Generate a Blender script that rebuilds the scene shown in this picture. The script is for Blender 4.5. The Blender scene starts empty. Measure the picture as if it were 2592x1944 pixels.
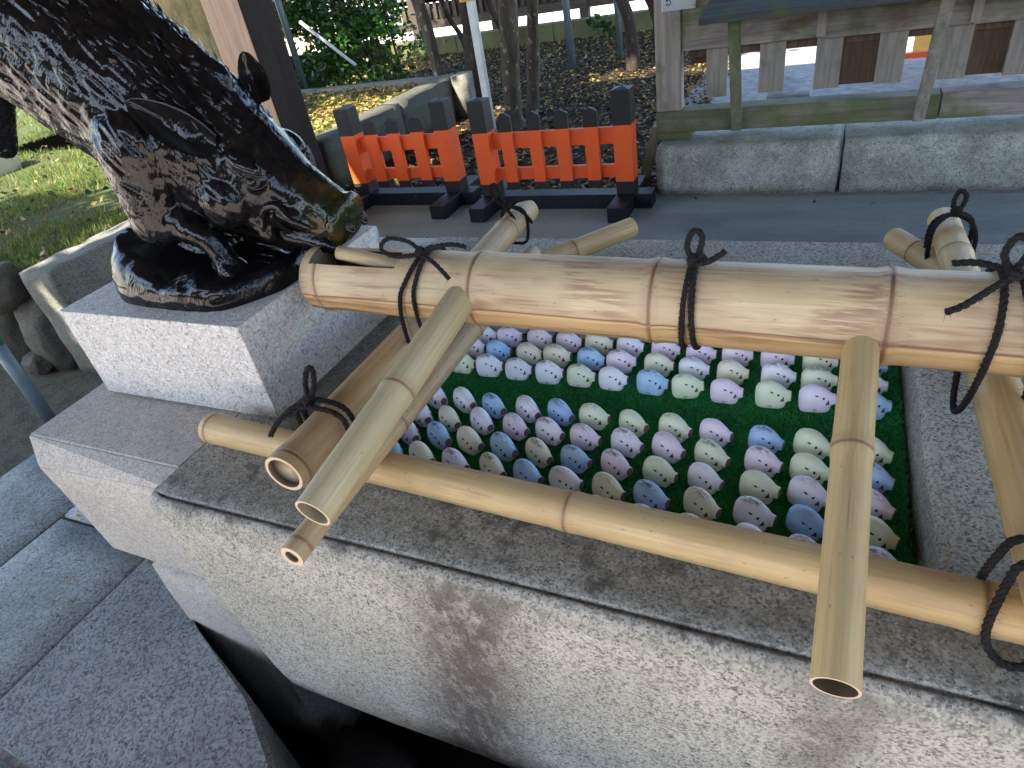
import bpy, bmesh, math, random
import numpy as np
from mathutils import Vector, Matrix, noise
from mathutils.bvhtree import BVHTree
random.seed(7); RNG = np.random.default_rng(7)
PI = math.pi
scene = bpy.context.scene
COL = scene.collection

# ------------------------------------------------------------------ camera
cam_d = bpy.data.cameras.new("camera"); cam = bpy.data.objects.new("camera", cam_d); COL.objects.link(cam)
cam_d.sensor_width = 36.0; cam_d.lens = 36.0 * 1632.42 / 2592.0
cam_d.clip_start = 0.02; cam_d.clip_end = 500
_r = Vector((0.90919219, 0.38565225, -0.15697739)); _d = Vector((0.10387396, -0.57516828, -0.81141336)); _f = Vector((-0.4032118, 0.72142483, -0.56299774))
M = Matrix((( _r.x, -_d.x, -_f.x, 0.0), (_r.y, -_d.y, -_f.y, 0.0), (_r.z, -_d.z, -_f.z, 1.5), (0, 0, 0, 1)))
cam.matrix_world = M
scene.camera = cam
# ------------------------------------------------------------------ light
SUN = Vector((0.85, 2.05, -2.35)).normalized()          # travel direction of the sunlight
world = bpy.data.worlds.new("World"); scene.world = world; world.use_nodes = True
wn = world.node_tree; bg = wn.nodes["Background"]
sky = wn.nodes.new("ShaderNodeTexSky"); sky.sky_type = 'NISHITA'; sky.sun_disc = False
sky.sun_elevation = math.asin(-SUN.z); sky.sun_rotation = math.atan2(-SUN.x, -SUN.y)
sky.air_density = 1.0; sky.dust_density = 1.0; sky.ozone_density = 1.0
wn.links.new(sky.outputs[0], bg.inputs[0]); bg.inputs[1].default_value = 0.15
sd = bpy.data.lights.new("sun", 'SUN'); sd.energy = 5.0; sd.angle = math.radians(0.5); sd.color = (1.0, 0.94, 0.86)
sun = bpy.data.objects.new("sun", sd); COL.objects.link(sun)
sun.rotation_euler = SUN.to_track_quat('-Z', 'Y').to_euler()
vs = scene.view_settings
vs.view_transform = 'Standard'; vs.look = 'None'; vs.gamma = 1.0; vs.use_curve_mapping = False
vs.exposure = 2.42
scene.cycles.max_bounces = 10; scene.cycles.diffuse_bounces = 5; scene.cycles.glossy_bounces = 4
scene.cycles.use_denoising = True
scene.cycles.sample_clamp_indirect = 6.0
scene.cycles.caustics_reflective = False; scene.cycles.caustics_refractive = False

# ------------------------------------------------------------------ materials
class NT:
    def __init__(s, name, rough=0.6, spec=0.4):
        s.m = bpy.data.materials.new(name); s.m.use_nodes = True; s.t = s.m.node_tree; s.n = s.t.nodes
        s.b = s.n["Principled BSDF"]; s.b.inputs["Roughness"].default_value = rough
        s.b.inputs["Specular IOR Level"].default_value = spec
    def L(s, a, b): s.t.links.new(a, b)
    def co(s, kind="Object", scale=(1, 1, 1), rot=(0, 0, 0)):
        tc = s.n.new("ShaderNodeTexCoord"); mp = s.n.new("ShaderNodeMapping")
        mp.inputs["Scale"].default_value = scale; mp.inputs["Rotation"].default_value = rot
        s.L(tc.outputs[kind], mp.inputs[0]); return mp.outputs[0]
    def geo(s, scale=(1, 1, 1)):
        g = s.n.new("ShaderNodeNewGeometry"); mp = s.n.new("ShaderNodeMapping"); mp.inputs["Scale"].default_value = scale
        s.L(g.outputs["Position"], mp.inputs[0]); return mp.outputs[0]
    def noise(s, v, scale=5, detail=4, rough=0.55, dist=0):
        x = s.n.new("ShaderNodeTexNoise"); x.inputs["Scale"].default_value = scale; x.inputs["Detail"].default_value = detail
        x.inputs["Roughness"].default_value = rough; x.inputs["Distortion"].default_value = dist
        s.L(v, x.inputs["Vector"]); return x.outputs["Fac"]
    def vor(s, v, scale=50, out="Color", feature='F1', rnd=1.0):
        x = s.n.new("ShaderNodeTexVoronoi"); x.feature = feature; x.inputs["Scale"].default_value = scale
        x.inputs["Randomness"].default_value = rnd; s.L(v, x.inputs["Vector"]); return x.outputs[out]
    def ramp(s, fac, stops, interp='LINEAR'):
        x = s.n.new("ShaderNodeValToRGB"); r = x.color_ramp; r.interpolation = interp
        while len(r.elements) < len(stops): r.elements.new(0.5)
        for e, (p, c) in zip(r.elements, stops):
            e.position = p; e.color = (c if hasattr(c, '__len__') else (c, c, c)) + (1,) if hasattr(c, '__len__') else (c, c, c, 1)
        s.L(fac, x.inputs[0]); return x.outputs[0]
    def mix(s, fac, a, b, mode='MIX'):
        x = s.n.new("ShaderNodeMix"); x.data_type = 'RGBA'; x.blend_type = mode
        for sock, v in ((x.inputs[0], fac), (x.inputs[6], a), (x.inputs[7], b)):
            if hasattr(v, 'is_linked'): s.L(v, sock)
            elif hasattr(v, '__len__'): sock.default_value = tuple(v) + (1,)
            else: sock.default_value = v
        return x.outputs[2]
    def math(s, op, a, b=0.0, c=0.0, clamp=False):
        x = s.n.new("ShaderNodeMath"); x.operation = op; x.use_clamp = clamp
        for i, v in enumerate((a, b, c)):
            if hasattr(v, 'is_linked'): s.L(v, x.inputs[i])
            else: x.inputs[i].default_value = v
        return x.outputs[0]
    def xyz(s, v):
        x = s.n.new("ShaderNodeSeparateXYZ"); s.L(v, x.inputs[0]); return x.outputs
    def attr(s, name):
        x = s.n.new("ShaderNodeAttribute"); x.attribute_name = name; return x.outputs["Fac"]
    def col(s, c):
        if hasattr(c, 'is_linked'): s.L(c, s.b.inputs["Base Color"])
        else: s.b.inputs["Base Color"].default_value = tuple(c) + (1,)
        return s
    def bump(s, h, strength=0.3, dist=0.01, prev=None):
        x = s.n.new("ShaderNodeBump"); x.inputs["Strength"].default_value = strength; x.inputs["Distance"].default_value = dist
        s.L(h, x.inputs["Height"])
        if prev is not None: s.L(prev, x.inputs["Normal"])
        s.L(x.outputs[0], s.b.inputs["Normal"]); return x.outputs[0]
    def rough(s, v): s.L(v, s.b.inputs["Roughness"]); return s
    def rnd(s):
        x = s.n.new("ShaderNodeObjectInfo"); return x.outputs["Random"]

def granite(name, light, dark, fleck=0.03, scale=1.0, moss=0.0, bumpy=0.35, stain=None, pink=(0.50, 0.44, 0.34), fleckth=0.30, big=0.25, contrast=1.0):
    k = NT(name, 0.72, 0.35); v = k.geo()
    wob = k.n.new("ShaderNodeTexNoise"); wob.inputs["Scale"].default_value = 90 * scale; k.L(v, wob.inputs["Vector"])
    sc1 = k.n.new("ShaderNodeVectorMath"); sc1.operation = 'SCALE'; sc1.inputs["Scale"].default_value = .008 / scale; k.L(wob.outputs["Color"], sc1.inputs[0])
    ad = k.n.new("ShaderNodeVectorMath"); ad.operation = 'ADD'; k.L(v, ad.inputs[0]); k.L(sc1.outputs[0], ad.inputs[1]); vw = ad.outputs[0]
    big_n = k.noise(v, 3.0 * scale, 4, 0.6); med = k.noise(v, 42 * scale, 5, 0.75, 0.3)
    def cell(q):
        cs = k.n.new("ShaderNodeSeparateColor"); k.L(k.vor(vw, q), cs.inputs[0]); return cs.outputs
    c1 = cell(210 * scale); c2 = cell(120 * scale)
    mid = tuple(0.5 * (a + b) for a, b in zip(light, dark))
    sm = k.math('ADD', k.math('MULTIPLY', c1[0], 0.55), k.math('MULTIPLY', med, 0.45))
    hot = tuple(min(.85, x * 1.22) for x in light)
    c = k.ramp(sm, [(0.20, dark), (0.36, mid), (0.50, light), (0.72, hot)])
    c = k.mix(k.ramp(c2[1], [(0.70, 0.0), (0.74, 0.35)]), c, pink)
    flk = k.math('MULTIPLY', k.ramp(c1[2], [(0.0, 1.0), (0.13, 1.0), (0.16, 0.0)]), k.ramp(med, [(0.36, 1.0), (0.62, 0.15)]))
    c = k.mix(k.math('MULTIPLY', flk, 0.85 * contrast), c, (fleck, fleck, fleck))
    c = k.mix(k.ramp(big_n, [(0.30, big), (0.62, 0.0)]), c, tuple(x * 0.45 for x in dark))
    if stain:
        for (mask_fn, colr, st) in stain:
            c = k.mix(k.math('MULTIPLY', mask_fn(k, v), st), c, colr)
    if moss > 0:
        mm = k.ramp(k.math('MULTIPLY', k.noise(v, 6, 5, 0.65), 1.0), [(0.5 - 0.2 * moss, 0.0), (0.68 - 0.1 * moss, moss)])
        c = k.mix(mm, c, (0.075, 0.095, 0.035))
    k.col(c)
    k.bump(k.math('ADD', k.math('MULTIPLY', c1[1], .35), med), bumpy, 0.004)
    return k.m

def band(axis, lo, hi, soft, slantaxis=None, slant=0.0, nscale=7.0, namp=0.12):
    # stain mask: noisy band lo..hi on a world axis
    def fn(k, v):
        x = k.xyz(v); a = x[axis]
        if slantaxis is not None: a = k.math('ADD', a, k.math('MULTIPLY', x[slantaxis], slant))
        a = k.math('ADD', a, k.math('MULTIPLY', k.math('SUBTRACT', k.noise(k.geo((1, 1, 0.35)), nscale, 5, 0.7), 0.5), namp))
        m = k.n.new("ShaderNodeMapRange"); m.inputs[1].default_value = lo - soft; m.inputs[2].default_value = lo + soft; k.L(a, m.inputs[0])
        n = k.n.new("ShaderNodeMapRange"); n.inputs[1].default_value = hi + soft; n.inputs[2].default_value = hi - soft; k.L(a, n.inputs[0])
        o = k.math('MULTIPLY', m.outputs[0], n.outputs[0])
        return k.math('MULTIPLY', o, k.ramp(k.noise(k.geo((1, 1, .5)), 38, 4, 0.7), [(0.34, 0.35), (0.54, 1.0)]))
    return fn

def faceonly(fn):          # keep a stain off upward faces (dirt that ran down a vertical face)
    def g(k, v):
        geo = k.n.new("ShaderNodeNewGeometry"); z = k.xyz(geo.outputs["Normal"])[2]
        return k.math('MULTIPLY', fn(k, v), k.ramp(z, [(0.35, 1.0), (0.75, 0.0)]))
    return g
def blotch(k, v):
    n = k.ramp(k.noise(k.geo(), 15, 5, 0.7), [(0.53, 0.0), (0.63, 1.0)])
    y = k.n.new("ShaderNodeMapRange"); y.inputs[1].default_value = .80; y.inputs[2].default_value = .70; k.L(k.xyz(v)[1], y.inputs[0])
    return k.math('MULTIPLY', n, y.outputs[0])
def toponly(fn):
    def g(k, v):
        geo = k.n.new("ShaderNodeNewGeometry"); z = k.xyz(geo.outputs["Normal"])[2]
        return k.math('MULTIPLY', fn(k, v), k.ramp(z, [(0.35, 0.0), (0.75, 1.0)]))
    return g

MAT = {}
MAT['trough'] = granite('granite_trough', (0.42, 0.388, 0.315), (0.15, 0.14, 0.118), 0.03, 1.3, 0.0, 0.45,
    stain=[(faceonly(band(0, -0.70, -0.49, 0.06, 2, -0.22, 5.0, 0.13)), (0.075, 0.052, 0.042), 0.85),
           (faceonly(band(0, 0.00, 0.09, 0.03, 2, -0.1, 8.0, 0.09)), (0.10, 0.08, 0.065), 0.6),
           (faceonly(band(2, 0.605, 0.66, 0.012, None, 0, 9.0, 0.05)), (0.13, 0.13, 0.10), 0.4),
           (toponly(blotch), (0.055, 0.048, 0.038), 0.7),
           (toponly(band(1, 0.56, 0.72, 0.06, None, 0.0, 6.0, 0.35)), (0.085, 0.08, 0.062), 0.5)])
MAT['pedestal'] = granite('granite_pedestal', (0.57, 0.53, 0.49), (0.43, 0.40, 0.365), 0.08, 1.0, 0, 0.10, big=0.05, contrast=.8)
MAT['slab'] = granite('granite_slab', (0.42, 0.375, 0.32), (0.29, 0.26, 0.225), 0.12, 1.2, 0.10, 0.2, big=0.2, contrast=.6)
MAT['paving'] = granite('granite_paving', (0.30, 0.325, 0.32), (0.14, 0.155, 0.15), 0.04, .85, 0.25, 0.5, pink=(.30,.31,.28), big=0.3)
MAT['kerb'] = granite('granite_kerb', (0.225, 0.24, 0.235), (0.075, 0.08, 0.08), 0.025, 0.8, 0.0, 0.6, pink=(.24,.23,.23), big=0.4)
MAT['block'] = granite('granite_block', (0.42, 0.42, 0.36), (0.23, 0.235, 0.19), 0.05, 0.9, 0.55, 0.4, big=0.4)
MAT['planter'] = granite('granite_planter', (0.075, 0.068, 0.052), (0.04, 0.036, 0.028), 0.02, 0.8, 0.35, 0.5, pink=(.08,.07,.05), big=0.5)
MAT['kerbwall'] = granite('granite_kerb_wall', (0.17, 0.16, 0.13), (0.085, 0.08, 0.065), 0.03, 0.9, 0.3, 0.5, pink=(.20,.19,.15), big=0.5)
MAT['rock'] = granite('field_rock', (0.085, 0.07, 0.055), (0.045, 0.038, 0.032), 0.03, 0.7, 0.35, 0.9, pink=(.09,.075,.055), big=0.7)
MAT['shaderock'] = granite('ditch_rock', (0.026, 0.025, 0.024), (0.010, 0.010, 0.010), 0.008, 0.7, 0.0, 0.9, pink=(.03,.028,.025), big=0.6)  # near-black colour stands in for the shade down in the ditch
MAT['mossrim'] = granite('mossy_granite', (0.26, 0.25, 0.20), (0.10, 0.10, 0.08), 0.03, 0.9, 0.6, 0.5, big=0.6)

def m_bamboo(name, c0, c1, stain=0.5, stainc=(0.30, 0.145, 0.06), green=0.0):
    k = NT(name, 0.38, 0.45); v = k.co("Object"); 
    st = k.co("Object", (150, 150, 3.0)); st2 = k.co("Object", (46, 46, 2.0))
    n1 = k.noise(st, 1.0, 4, 0.6); n2 = k.noise(st2, 1.0, 4, 0.65, 0.5); blot = k.noise(k.co("Object", (9, 9, 3)), 1.0, 4, 0.6)
    c = k.ramp(n1, [(0.33, c0), (0.62, c1)])
    patch = k.ramp(k.noise(k.co("Object", (7, 7, 4)), 1.0, 2), [(0.38, 0.0), (0.62, 1.0)])
    c = k.mix(k.math('MULTIPLY', patch, k.ramp(n1, [(0.38, 0.0), (0.60, stain)])), c, stainc)
    c = k.mix(k.ramp(n2, [(0.56, 0.0), (0.74, stain)]), c, stainc)
    c = k.mix(k.ramp(blot, [(0.45, 0.0), (0.75, 0.3)]), c, tuple(min(1, x * 1.12) for x in c1))
    spots = k.vor(k.co("Object", (60, 60, 26)), 1.0, "Distance")
    c = k.mix(k.ramp(spots, [(0.05, 0.55), (0.11, 0.0)]), c, tuple(x * 0.6 for x in stainc))
    bl2 = k.ramp(k.noise(k.co("Object", (70, 70, 4.5)), 1.0, 3, 0.7, 0.4), [(0.47, 0.0), (0.56, 1.0)])
    pt2 = k.ramp(k.noise(k.co("Object", (4, 4, 5)), 1.0, 2), [(0.46, 0.0), (0.60, stain)])
    c = k.mix(k.math('MULTIPLY', bl2, pt2), c, tuple(x * 1.1 for x in stainc))
    scr = k.noise(k.co("Object", (330, 330, 7)), 1.0, 2, 0.5)
    c = k.mix(k.ramp(scr, [(0.66, 0.0), (0.74, 0.5)]), c, tuple(x * 0.7 for x in stainc))
    if green > 0: c = k.mix(k.ramp(k.noise(v, 6, 3), [(0.4, 0.0), (0.7, green)]), c, (0.30, 0.30, 0.12))
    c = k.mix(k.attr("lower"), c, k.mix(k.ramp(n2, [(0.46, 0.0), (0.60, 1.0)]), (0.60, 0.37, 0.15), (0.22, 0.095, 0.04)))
    c = k.mix(k.attr("ring"), c, (0.22, 0.105, 0.055))
    c = k.mix(k.attr("pale"), c, (0.62, 0.47, 0.31))
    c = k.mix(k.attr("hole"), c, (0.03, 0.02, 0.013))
    k.col(c); k.rough(k.ramp(n2, [(0.3, 0.42), (0.7, 0.6)]))
    k.bump(n1, 0.25, 0.002); return k.m
MAT['bamboo_big'] = m_bamboo('bamboo_flume', (0.48, 0.35, 0.195), (0.64, 0.485, 0.285), 0.85, (0.27, 0.15, 0.085))
MAT['bamboo'] = m_bamboo('bamboo_pole', (0.46, 0.32, 0.14), (0.61, 0.44, 0.205), 0.5, (0.34, 0.20, 0.09))
MAT['bamboo_grey'] = m_bamboo('bamboo_spout', (0.40, 0.32, 0.175), (0.52, 0.42, 0.24), 0.35, (0.28, 0.19, 0.10), 0.25)
MAT['bamboo_brown'] = m_bamboo('bamboo_brown', (0.36, 0.245, 0.125), (0.50, 0.355, 0.19), 0.3, (0.22, 0.12, 0.06))

k = NT('black_rope', 0.85, 0.2); c = k.ramp(k.noise(k.geo(), 600, 2), [(0.35, (0.006, 0.006, 0.007)), (0.75, (0.035, 0.028, 0.024))]); k.col(c); k.bump(k.noise(k.geo(), 900, 2), 0.5, 0.002); MAT['rope'] = k.m
k = NT('copper_wire', 0.4, 0.5); k.b.inputs["Metallic"].default_value = 0.7; k.col((0.35, 0.17, 0.08)); MAT['wire'] = k.m

# boar bronze: black lacquer, fur bump follows the body (stretched noise), patina on the snout
k = NT('black_lacquered_bronze', 0.14, 0.27)
RT = (0, math.radians(-38), 0)
wv = k.n.new("ShaderNodeVectorMath"); wv.operation = 'ADD'
nzc = k.n.new("ShaderNodeTexNoise"); nzc.inputs["Scale"].default_value = 9; nzc.inputs["Detail"].default_value = 2; k.L(k.co("Object"), nzc.inputs["Vector"])
mlt = k.n.new("ShaderNodeVectorMath"); mlt.operation = 'SCALE'; mlt.inputs["Scale"].default_value = .05; k.L(nzc.outputs["Color"], mlt.inputs[0])
k.L(k.co("Object", (1, 1, 1), RT), wv.inputs[0]); k.L(mlt.outputs[0], wv.inputs[1])
def strm(sc):
    mp = k.n.new("ShaderNodeMapping"); mp.inputs["Scale"].default_value = sc; k.L(wv.outputs[0], mp.inputs[0]); return mp.outputs[0]
f1 = k.noise(strm((190, 190, 24)), 1.0, 2, 0.6)
f2 = k.noise(strm((85, 85, 9)), 1.0, 2, 0.5)
pat = k.attr("patina")
pn = k.math('MULTIPLY', pat, k.ramp(k.noise(k.geo(), 22, 4, 0.7), [(0.35, 0.3), (0.6, 1.0)]))
c = k.mix(k.ramp(f2, [(0.35, 0.0), (0.7, 1.0)]), (0.003, 0.003, 0.004), (0.009, 0.008, 0.007))
c = k.mix(pn, c, k.mix(k.ramp(k.noise(k.geo(), 16, 3), [(0.45, 0.0), (0.6, 1.0)]), (0.012, 0.020, 0.006), (0.048, 0.030, 0.008)))
k.col(c); k.rough(k.ramp(f1, [(0.3, 0.07), (0.8, 0.18)]))
k.bump(k.math('ADD', k.math('MULTIPLY', f1, .25), k.math('MULTIPLY', f2, 1.3)), 0.32, 0.004); MAT['boar'] = k.m
k = NT('black_bronze_smooth', 0.12, 0.35); k.col((0.008, 0.007, 0.007))
k.bump(k.noise(k.geo(), 60, 3), 0.35, 0.003); MAT['boar_smooth'] = k.m

def m_plain(name, c, rough=0.6, spec=0.4, var=0.15, bs=40, bstr=0.15):
    k = NT(name, rough, spec); n = k.noise(k.geo(), bs * 0.2, 4, 0.6)
    k.col(k.ramp(n, [(0.3, tuple(x * (1 - var) for x in c)), (0.7, tuple(min(1, x * (1 + var)) for x in c))]))
    if bstr: k.bump(k.noise(k.geo(), bs, 3), bstr, 0.003)
    return k.m
def m_paint(name, c, chip=(0.20, 0.10, 0.06), amt=0.62):
    k = NT(name, 0.5, 0.25); n = k.noise(k.geo(), 9, 3); base = k.ramp(n, [(0.3, tuple(x * 0.9 for x in c)), (0.7, c)])
    ch = k.ramp(k.noise(k.geo(), 16, 5, 0.7), [(amt + 0.06, 0.0), (amt + 0.08, 1.0)])
    k.col(k.mix(ch, base, chip)); k.bump(k.noise(k.geo((1, 1, 0.1)), 140, 2), 0.12, 0.002); return k.m
MAT['orange'] = m_paint('vermilion_paint', (0.76, 0.10, 0.020), (0.25, 0.15, 0.09), 0.64)
MAT['black'] = m_paint('black_paint', (0.010, 0.010, 0.012), (0.09, 0.08, 0.07), 0.60)
MAT['blackpost'] = m_paint('weathered_black_paint', (0.024, 0.019, 0.018), (0.10, 0.09, 0.08), 0.62)

def m_wood(name, c0, c1, moss=0.0, stain=0.0, axis=0, rough=0.75):
    k = NT(name, rough, 0.3); sc = [38, 38, 38]; sc[axis] = 2.2
    g = k.noise(k.co("Object", tuple(sc)), 1.0, 5, 0.6, 0.8); sc2 = [9, 9, 9]; sc2[axis] = 1.0
    g2 = k.noise(k.co("Object", tuple(sc2)), 1.0, 4, 0.6, 1.0)
    c = k.ramp(g, [(0.3, c0), (0.68, c1)])
    c = k.mix(k.ramp(g2, [(0.5, 0.0), (0.75, 0.5)]), c, tuple(x * 0.55 for x in c0))
    if stain: c = k.mix(k.ramp(k.noise(k.geo((1, 1, 2)), 3.2, 3), [(0.52, 0.0), (0.68, stain)]), c, (0.085, 0.035, 0.02))
    if moss: c = k.mix(k.ramp(k.noise(k.geo(), 4.5, 5, 0.6), [(0.62 - 0.3 * moss, 0.0), (0.80 - 0.2 * moss, 0.9)]), c, (0.075, 0.10, 0.02))
    k.col(c); k.bump(g, 0.3, 0.003); return k.m
MAT['rack_x'] = m_wood('weathered_wood_grain_x', (0.17, 0.135, 0.115), (0.33, 0.27, 0.23), 0.45, 0.75, 0)
MAT['rack_x_moss'] = m_wood('mossy_wood_grain_x', (0.13, 0.105, 0.075), (0.24, 0.21, 0.15), 0.95, 0.3, 0)
MAT['rack_z'] = m_wood('weathered_wood_grain_z', (0.20, 0.165, 0.135), (0.36, 0.30, 0.25), 0.2, 0.0, 2)
MAT['rack_z_moss'] = m_wood('mossy_wood_grain_z', (0.15, 0.13, 0.09), (0.27, 0.24, 0.17), 0.8, 0.0, 2)
MAT['rack_dark'] = m_wood('dark_stained_wood', (0.085, 0.05, 0.03), (0.20, 0.12, 0.07), 0.0, 0.4, 2)
MAT['shelf'] = m_wood('blackened_shelf_wood', (0.035, 0.036, 0.038), (0.08, 0.08, 0.08), 0.3, 0.0, 0)
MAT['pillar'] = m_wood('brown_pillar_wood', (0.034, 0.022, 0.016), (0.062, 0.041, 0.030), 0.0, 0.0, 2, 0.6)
MAT['pillar_shade'] = m_wood('shaded_side_pillar_wood', (0.012, 0.008, 0.007), (0.024, 0.015, 0.012), 0.0, 0.0, 2, 0.85)  # shade of the right-hand face put into the wood colour
MAT['roofwood'] = m_wood('dark_roof_wood', (0.05, 0.032, 0.024), (0.10, 0.065, 0.045), 0, 0, 1)
MAT['farwood'] = m_wood('far_fence_wood', (0.035, 0.026, 0.02), (0.07, 0.05, 0.035), 0.2, 0, 0)

k = NT('smooth_concrete', 0.55, 0.4); n = k.noise(k.geo((0.5, 2.2, 1)), 2.2, 6, 0.65, 0.4)
c = k.ramp(n, [(0.3, (0.17, 0.19, 0.185)), (0.7, (0.30, 0.335, 0.33))])
xm = k.n.new("ShaderNodeMapRange"); xm.inputs[1].default_value = -1.6; xm.inputs[2].default_value = -0.6; k.L(k.xyz(k.geo())[0], xm.inputs[0])
c = k.mix(xm.outputs[0], k.mix(0.6, c, (0.22, 0.225, 0.135)), c)
c = k.mix(k.ramp(k.noise(k.geo(), 60, 3), [(0.3, 0.25), (0.5, 0.0)]), c, (0.08, 0.085, 0.08)); k.col(c); k.bump(k.noise(k.geo(), 25, 5), 0.2, 0.004); MAT['concrete'] = k.m

k = NT('leafy_soil', 0.95, 0.1); c = k.ramp(k.noise(k.geo(), 28, 6, 0.75), [(0.3, (0.012, 0.008, 0.004)), (0.52, (0.030, 0.021, 0.010)), (0.75, (0.065, 0.045, 0.020))]); k.col(c); k.bump(k.noise(k.geo(), 45, 5, 0.7), 0.9, 0.03); MAT['soil'] = k.m
k = NT('mossy_dirt', 0.95, 0.1); c = k.ramp(k.noise(k.geo(), 11, 6, 0.7), [(0.3, (0.06, 0.06, 0.045)), (0.55, (0.11, 0.11, 0.08)), (0.75, (0.10, 0.13, 0.05))])
c = k.mix(k.ramp(k.vor(k.geo(), 60, "Distance"), [(0.10, 0.7), (0.25, 0.0)]), c, (0.20, 0.20, 0.17)); k.col(c); k.bump(k.noise(k.geo(), 60, 5, 0.7), 0.8, 0.012); MAT['dirt'] = k.m
k = NT('pale_gravel', 0.9, 0.2); c = k.ramp(k.vor(k.geo(), 55, "Distance"), [(0.0, (0.64, 0.575, 0.51)), (0.5, (0.54, 0.475, 0.42)), (0.8, (0.38, 0.325, 0.28))])
c = k.mix(k.ramp(k.noise(k.geo(), 3, 3), [(0.3, 0.0), (0.8, 0.3)]), c, (0.58, 0.50, 0.44)); k.col(c); k.bump(k.vor(k.geo(), 55, "Distance"), 0.6, 0.01); MAT['gravel'] = k.m
k = NT('lawn_soil', 0.95, 0.1); c = k.ramp(k.noise(k.geo(), 5, 6, 0.7), [(0.35, (0.065, 0.05, 0.028)), (0.5, (0.06, 0.075, 0.022)), (0.7, (0.055, 0.09, 0.02))]); k.col(c); k.bump(k.noise(k.geo(), 70, 4), 0.8, 0.02); MAT['lawn'] = k.m
k = NT('beige_path', 0.9, 0.2); c = k.ramp(k.noise(k.geo(), 20, 4), [(0.3, (0.28, 0.19, 0.12)), (0.7, (0.38, 0.27, 0.18))]); k.col(c); MAT['path'] = k.m
k = NT('artificial_turf_base', 0.9, 0.1); c = k.ramp(k.noise(k.geo(), 120, 3), [(0.3, (0.012, 0.13, 0.035)), (0.7, (0.028, 0.24, 0.065))]); k.col(c); MAT['turfbase'] = k.m

def m_leaf(name, cols, trans=0.35, rough=0.5):
    k = NT(name, rough, 0.4); a = k.attr("tint")
    n = len(cols); c = k.ramp(a, [(i / (n - 1), cc) for i, cc in enumerate(cols)]); k.col(c)
    if trans > 0:
        tr = k.n.new("ShaderNodeBsdfTranslucent"); k.L(c, tr.inputs[0]); mx = k.n.new("ShaderNodeMixShader"); mx.inputs[0].default_value = trans
        k.L(k.b.outputs[0], mx.inputs[1]); k.L(tr.outputs[0], mx.inputs[2]); k.L(mx.outputs[0], k.n["Material Output"].inputs[0])
    return k.m
MAT['turf'] = m_leaf('artificial_turf_blade', [(0.02, 0.19, 0.05), (0.04, 0.36, 0.09), (0.08, 0.50, 0.14)], 0.2, 0.6)
MAT['grass'] = m_leaf('grass_blade', [(0.05, 0.09, 0.012), (0.09, 0.16, 0.02), (0.16, 0.19, 0.03), (0.22, 0.17, 0.06)], 0.35)
MAT['litter'] = m_leaf('fallen_leaf', [(0.022, 0.014, 0.005), (0.06, 0.038, 0.011), (0.13, 0.08, 0.02), (0.34, 0.23, 0.035), (0.10, 0.12, 0.02)], 0.1, 0.6)
MAT['leaf'] = m_leaf('green_leaf', [(0.016, 0.05, 0.009), (0.035, 0.11, 0.013), (0.07, 0.18, 0.02)], 0.45, 0.35)
MAT['crown'] = m_leaf('tree_leaf', [(0.02, 0.045, 0.012), (0.035, 0.075, 0.016), (0.06, 0.10, 0.02)], 0.3, 0.5)

def m_bark(name, c0, c1, lichen=0.5, lc=(0.26, 0.27, 0.22)):
    k = NT(name, 0.9, 0.2); g = k.noise(k.co("Object", (14, 14, 3)), 1.0, 6, 0.7, 0.6); c = k.ramp(g, [(0.3, c0), (0.7, c1)])
    l = k.ramp(k.noise(k.geo((1, 1, 0.7)), 17, 4, 0.6), [(0.60, 0.0), (0.64, lichen)]); c = k.mix(l, c, lc)
    k.col(c); k.bump(g, 0.7, 0.02); return k.m
MAT['bark'] = m_bark('lichened_bark', (0.035, 0.027, 0.018), (0.11, 0.085, 0.06), 0.8)
MAT['bark_dark'] = m_bark('dark_bark', (0.018, 0.013, 0.010), (0.05, 0.037, 0.025), 0.15)
MAT['bark_ochre'] = m_bark('ochre_bark', (0.16, 0.12, 0.055), (0.38, 0.28, 0.13), 0.4, (0.14, 0.15, 0.05))
MAT['pipe'] = m_plain('blue_grey_pipe', (0.115, 0.15, 0.165), 0.4, 0.5, 0.15, 60, 0.05)
MAT['galv'] = m_plain('galvanised_pipe', (0.42, 0.47, 0.47), 0.35, 0.5, 0.1, 60, 0.05)
MAT['green_tape'] = m_plain('green_tape', (0.01, 0.14, 0.05), 0.4)
MAT['whitewood'] = m_plain('white_painted_stake', (0.66, 0.66, 0.60), 0.5, 0.4, 0.12)
MAT['sign'] = m_plain('grey_sign_plate', (0.42, 0.42, 0.42), 0.4)
MAT['ink'] = m_plain('black_ink', (0.02, 0.02, 0.02), 0.6, 0.3, 0, 40, 0)
MAT['brass'] = m_plain('brass_screw', (0.65, 0.48, 0.15), 0.3, 0.6, 0)
MAT['orangesign'] = m_plain('orange_sign', (0.80, 0.42, 0.10), 0.5)
MAT['mosswall'] = m_plain('mossy_low_wall', (0.10, 0.10, 0.045), 0.9, 0.2, 0.4, 8, 0.5)
MAT['paleblock'] = m_plain('pale_blue_grey_stone', (0.50, 0.54, 0.56), 0.7, 0.3, 0.12, 30, 0.4)
MAT['palestone'] = m_plain('pale_smooth_stone', (0.50, 0.43, 0.34), 0.7, 0.3, 0.15, 12, 0.2)
MAT['palecon'] = m_plain('pale_concrete', (0.20, 0.195, 0.185), 0.8, 0.3, 0.35, 60, 0.5)

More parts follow.
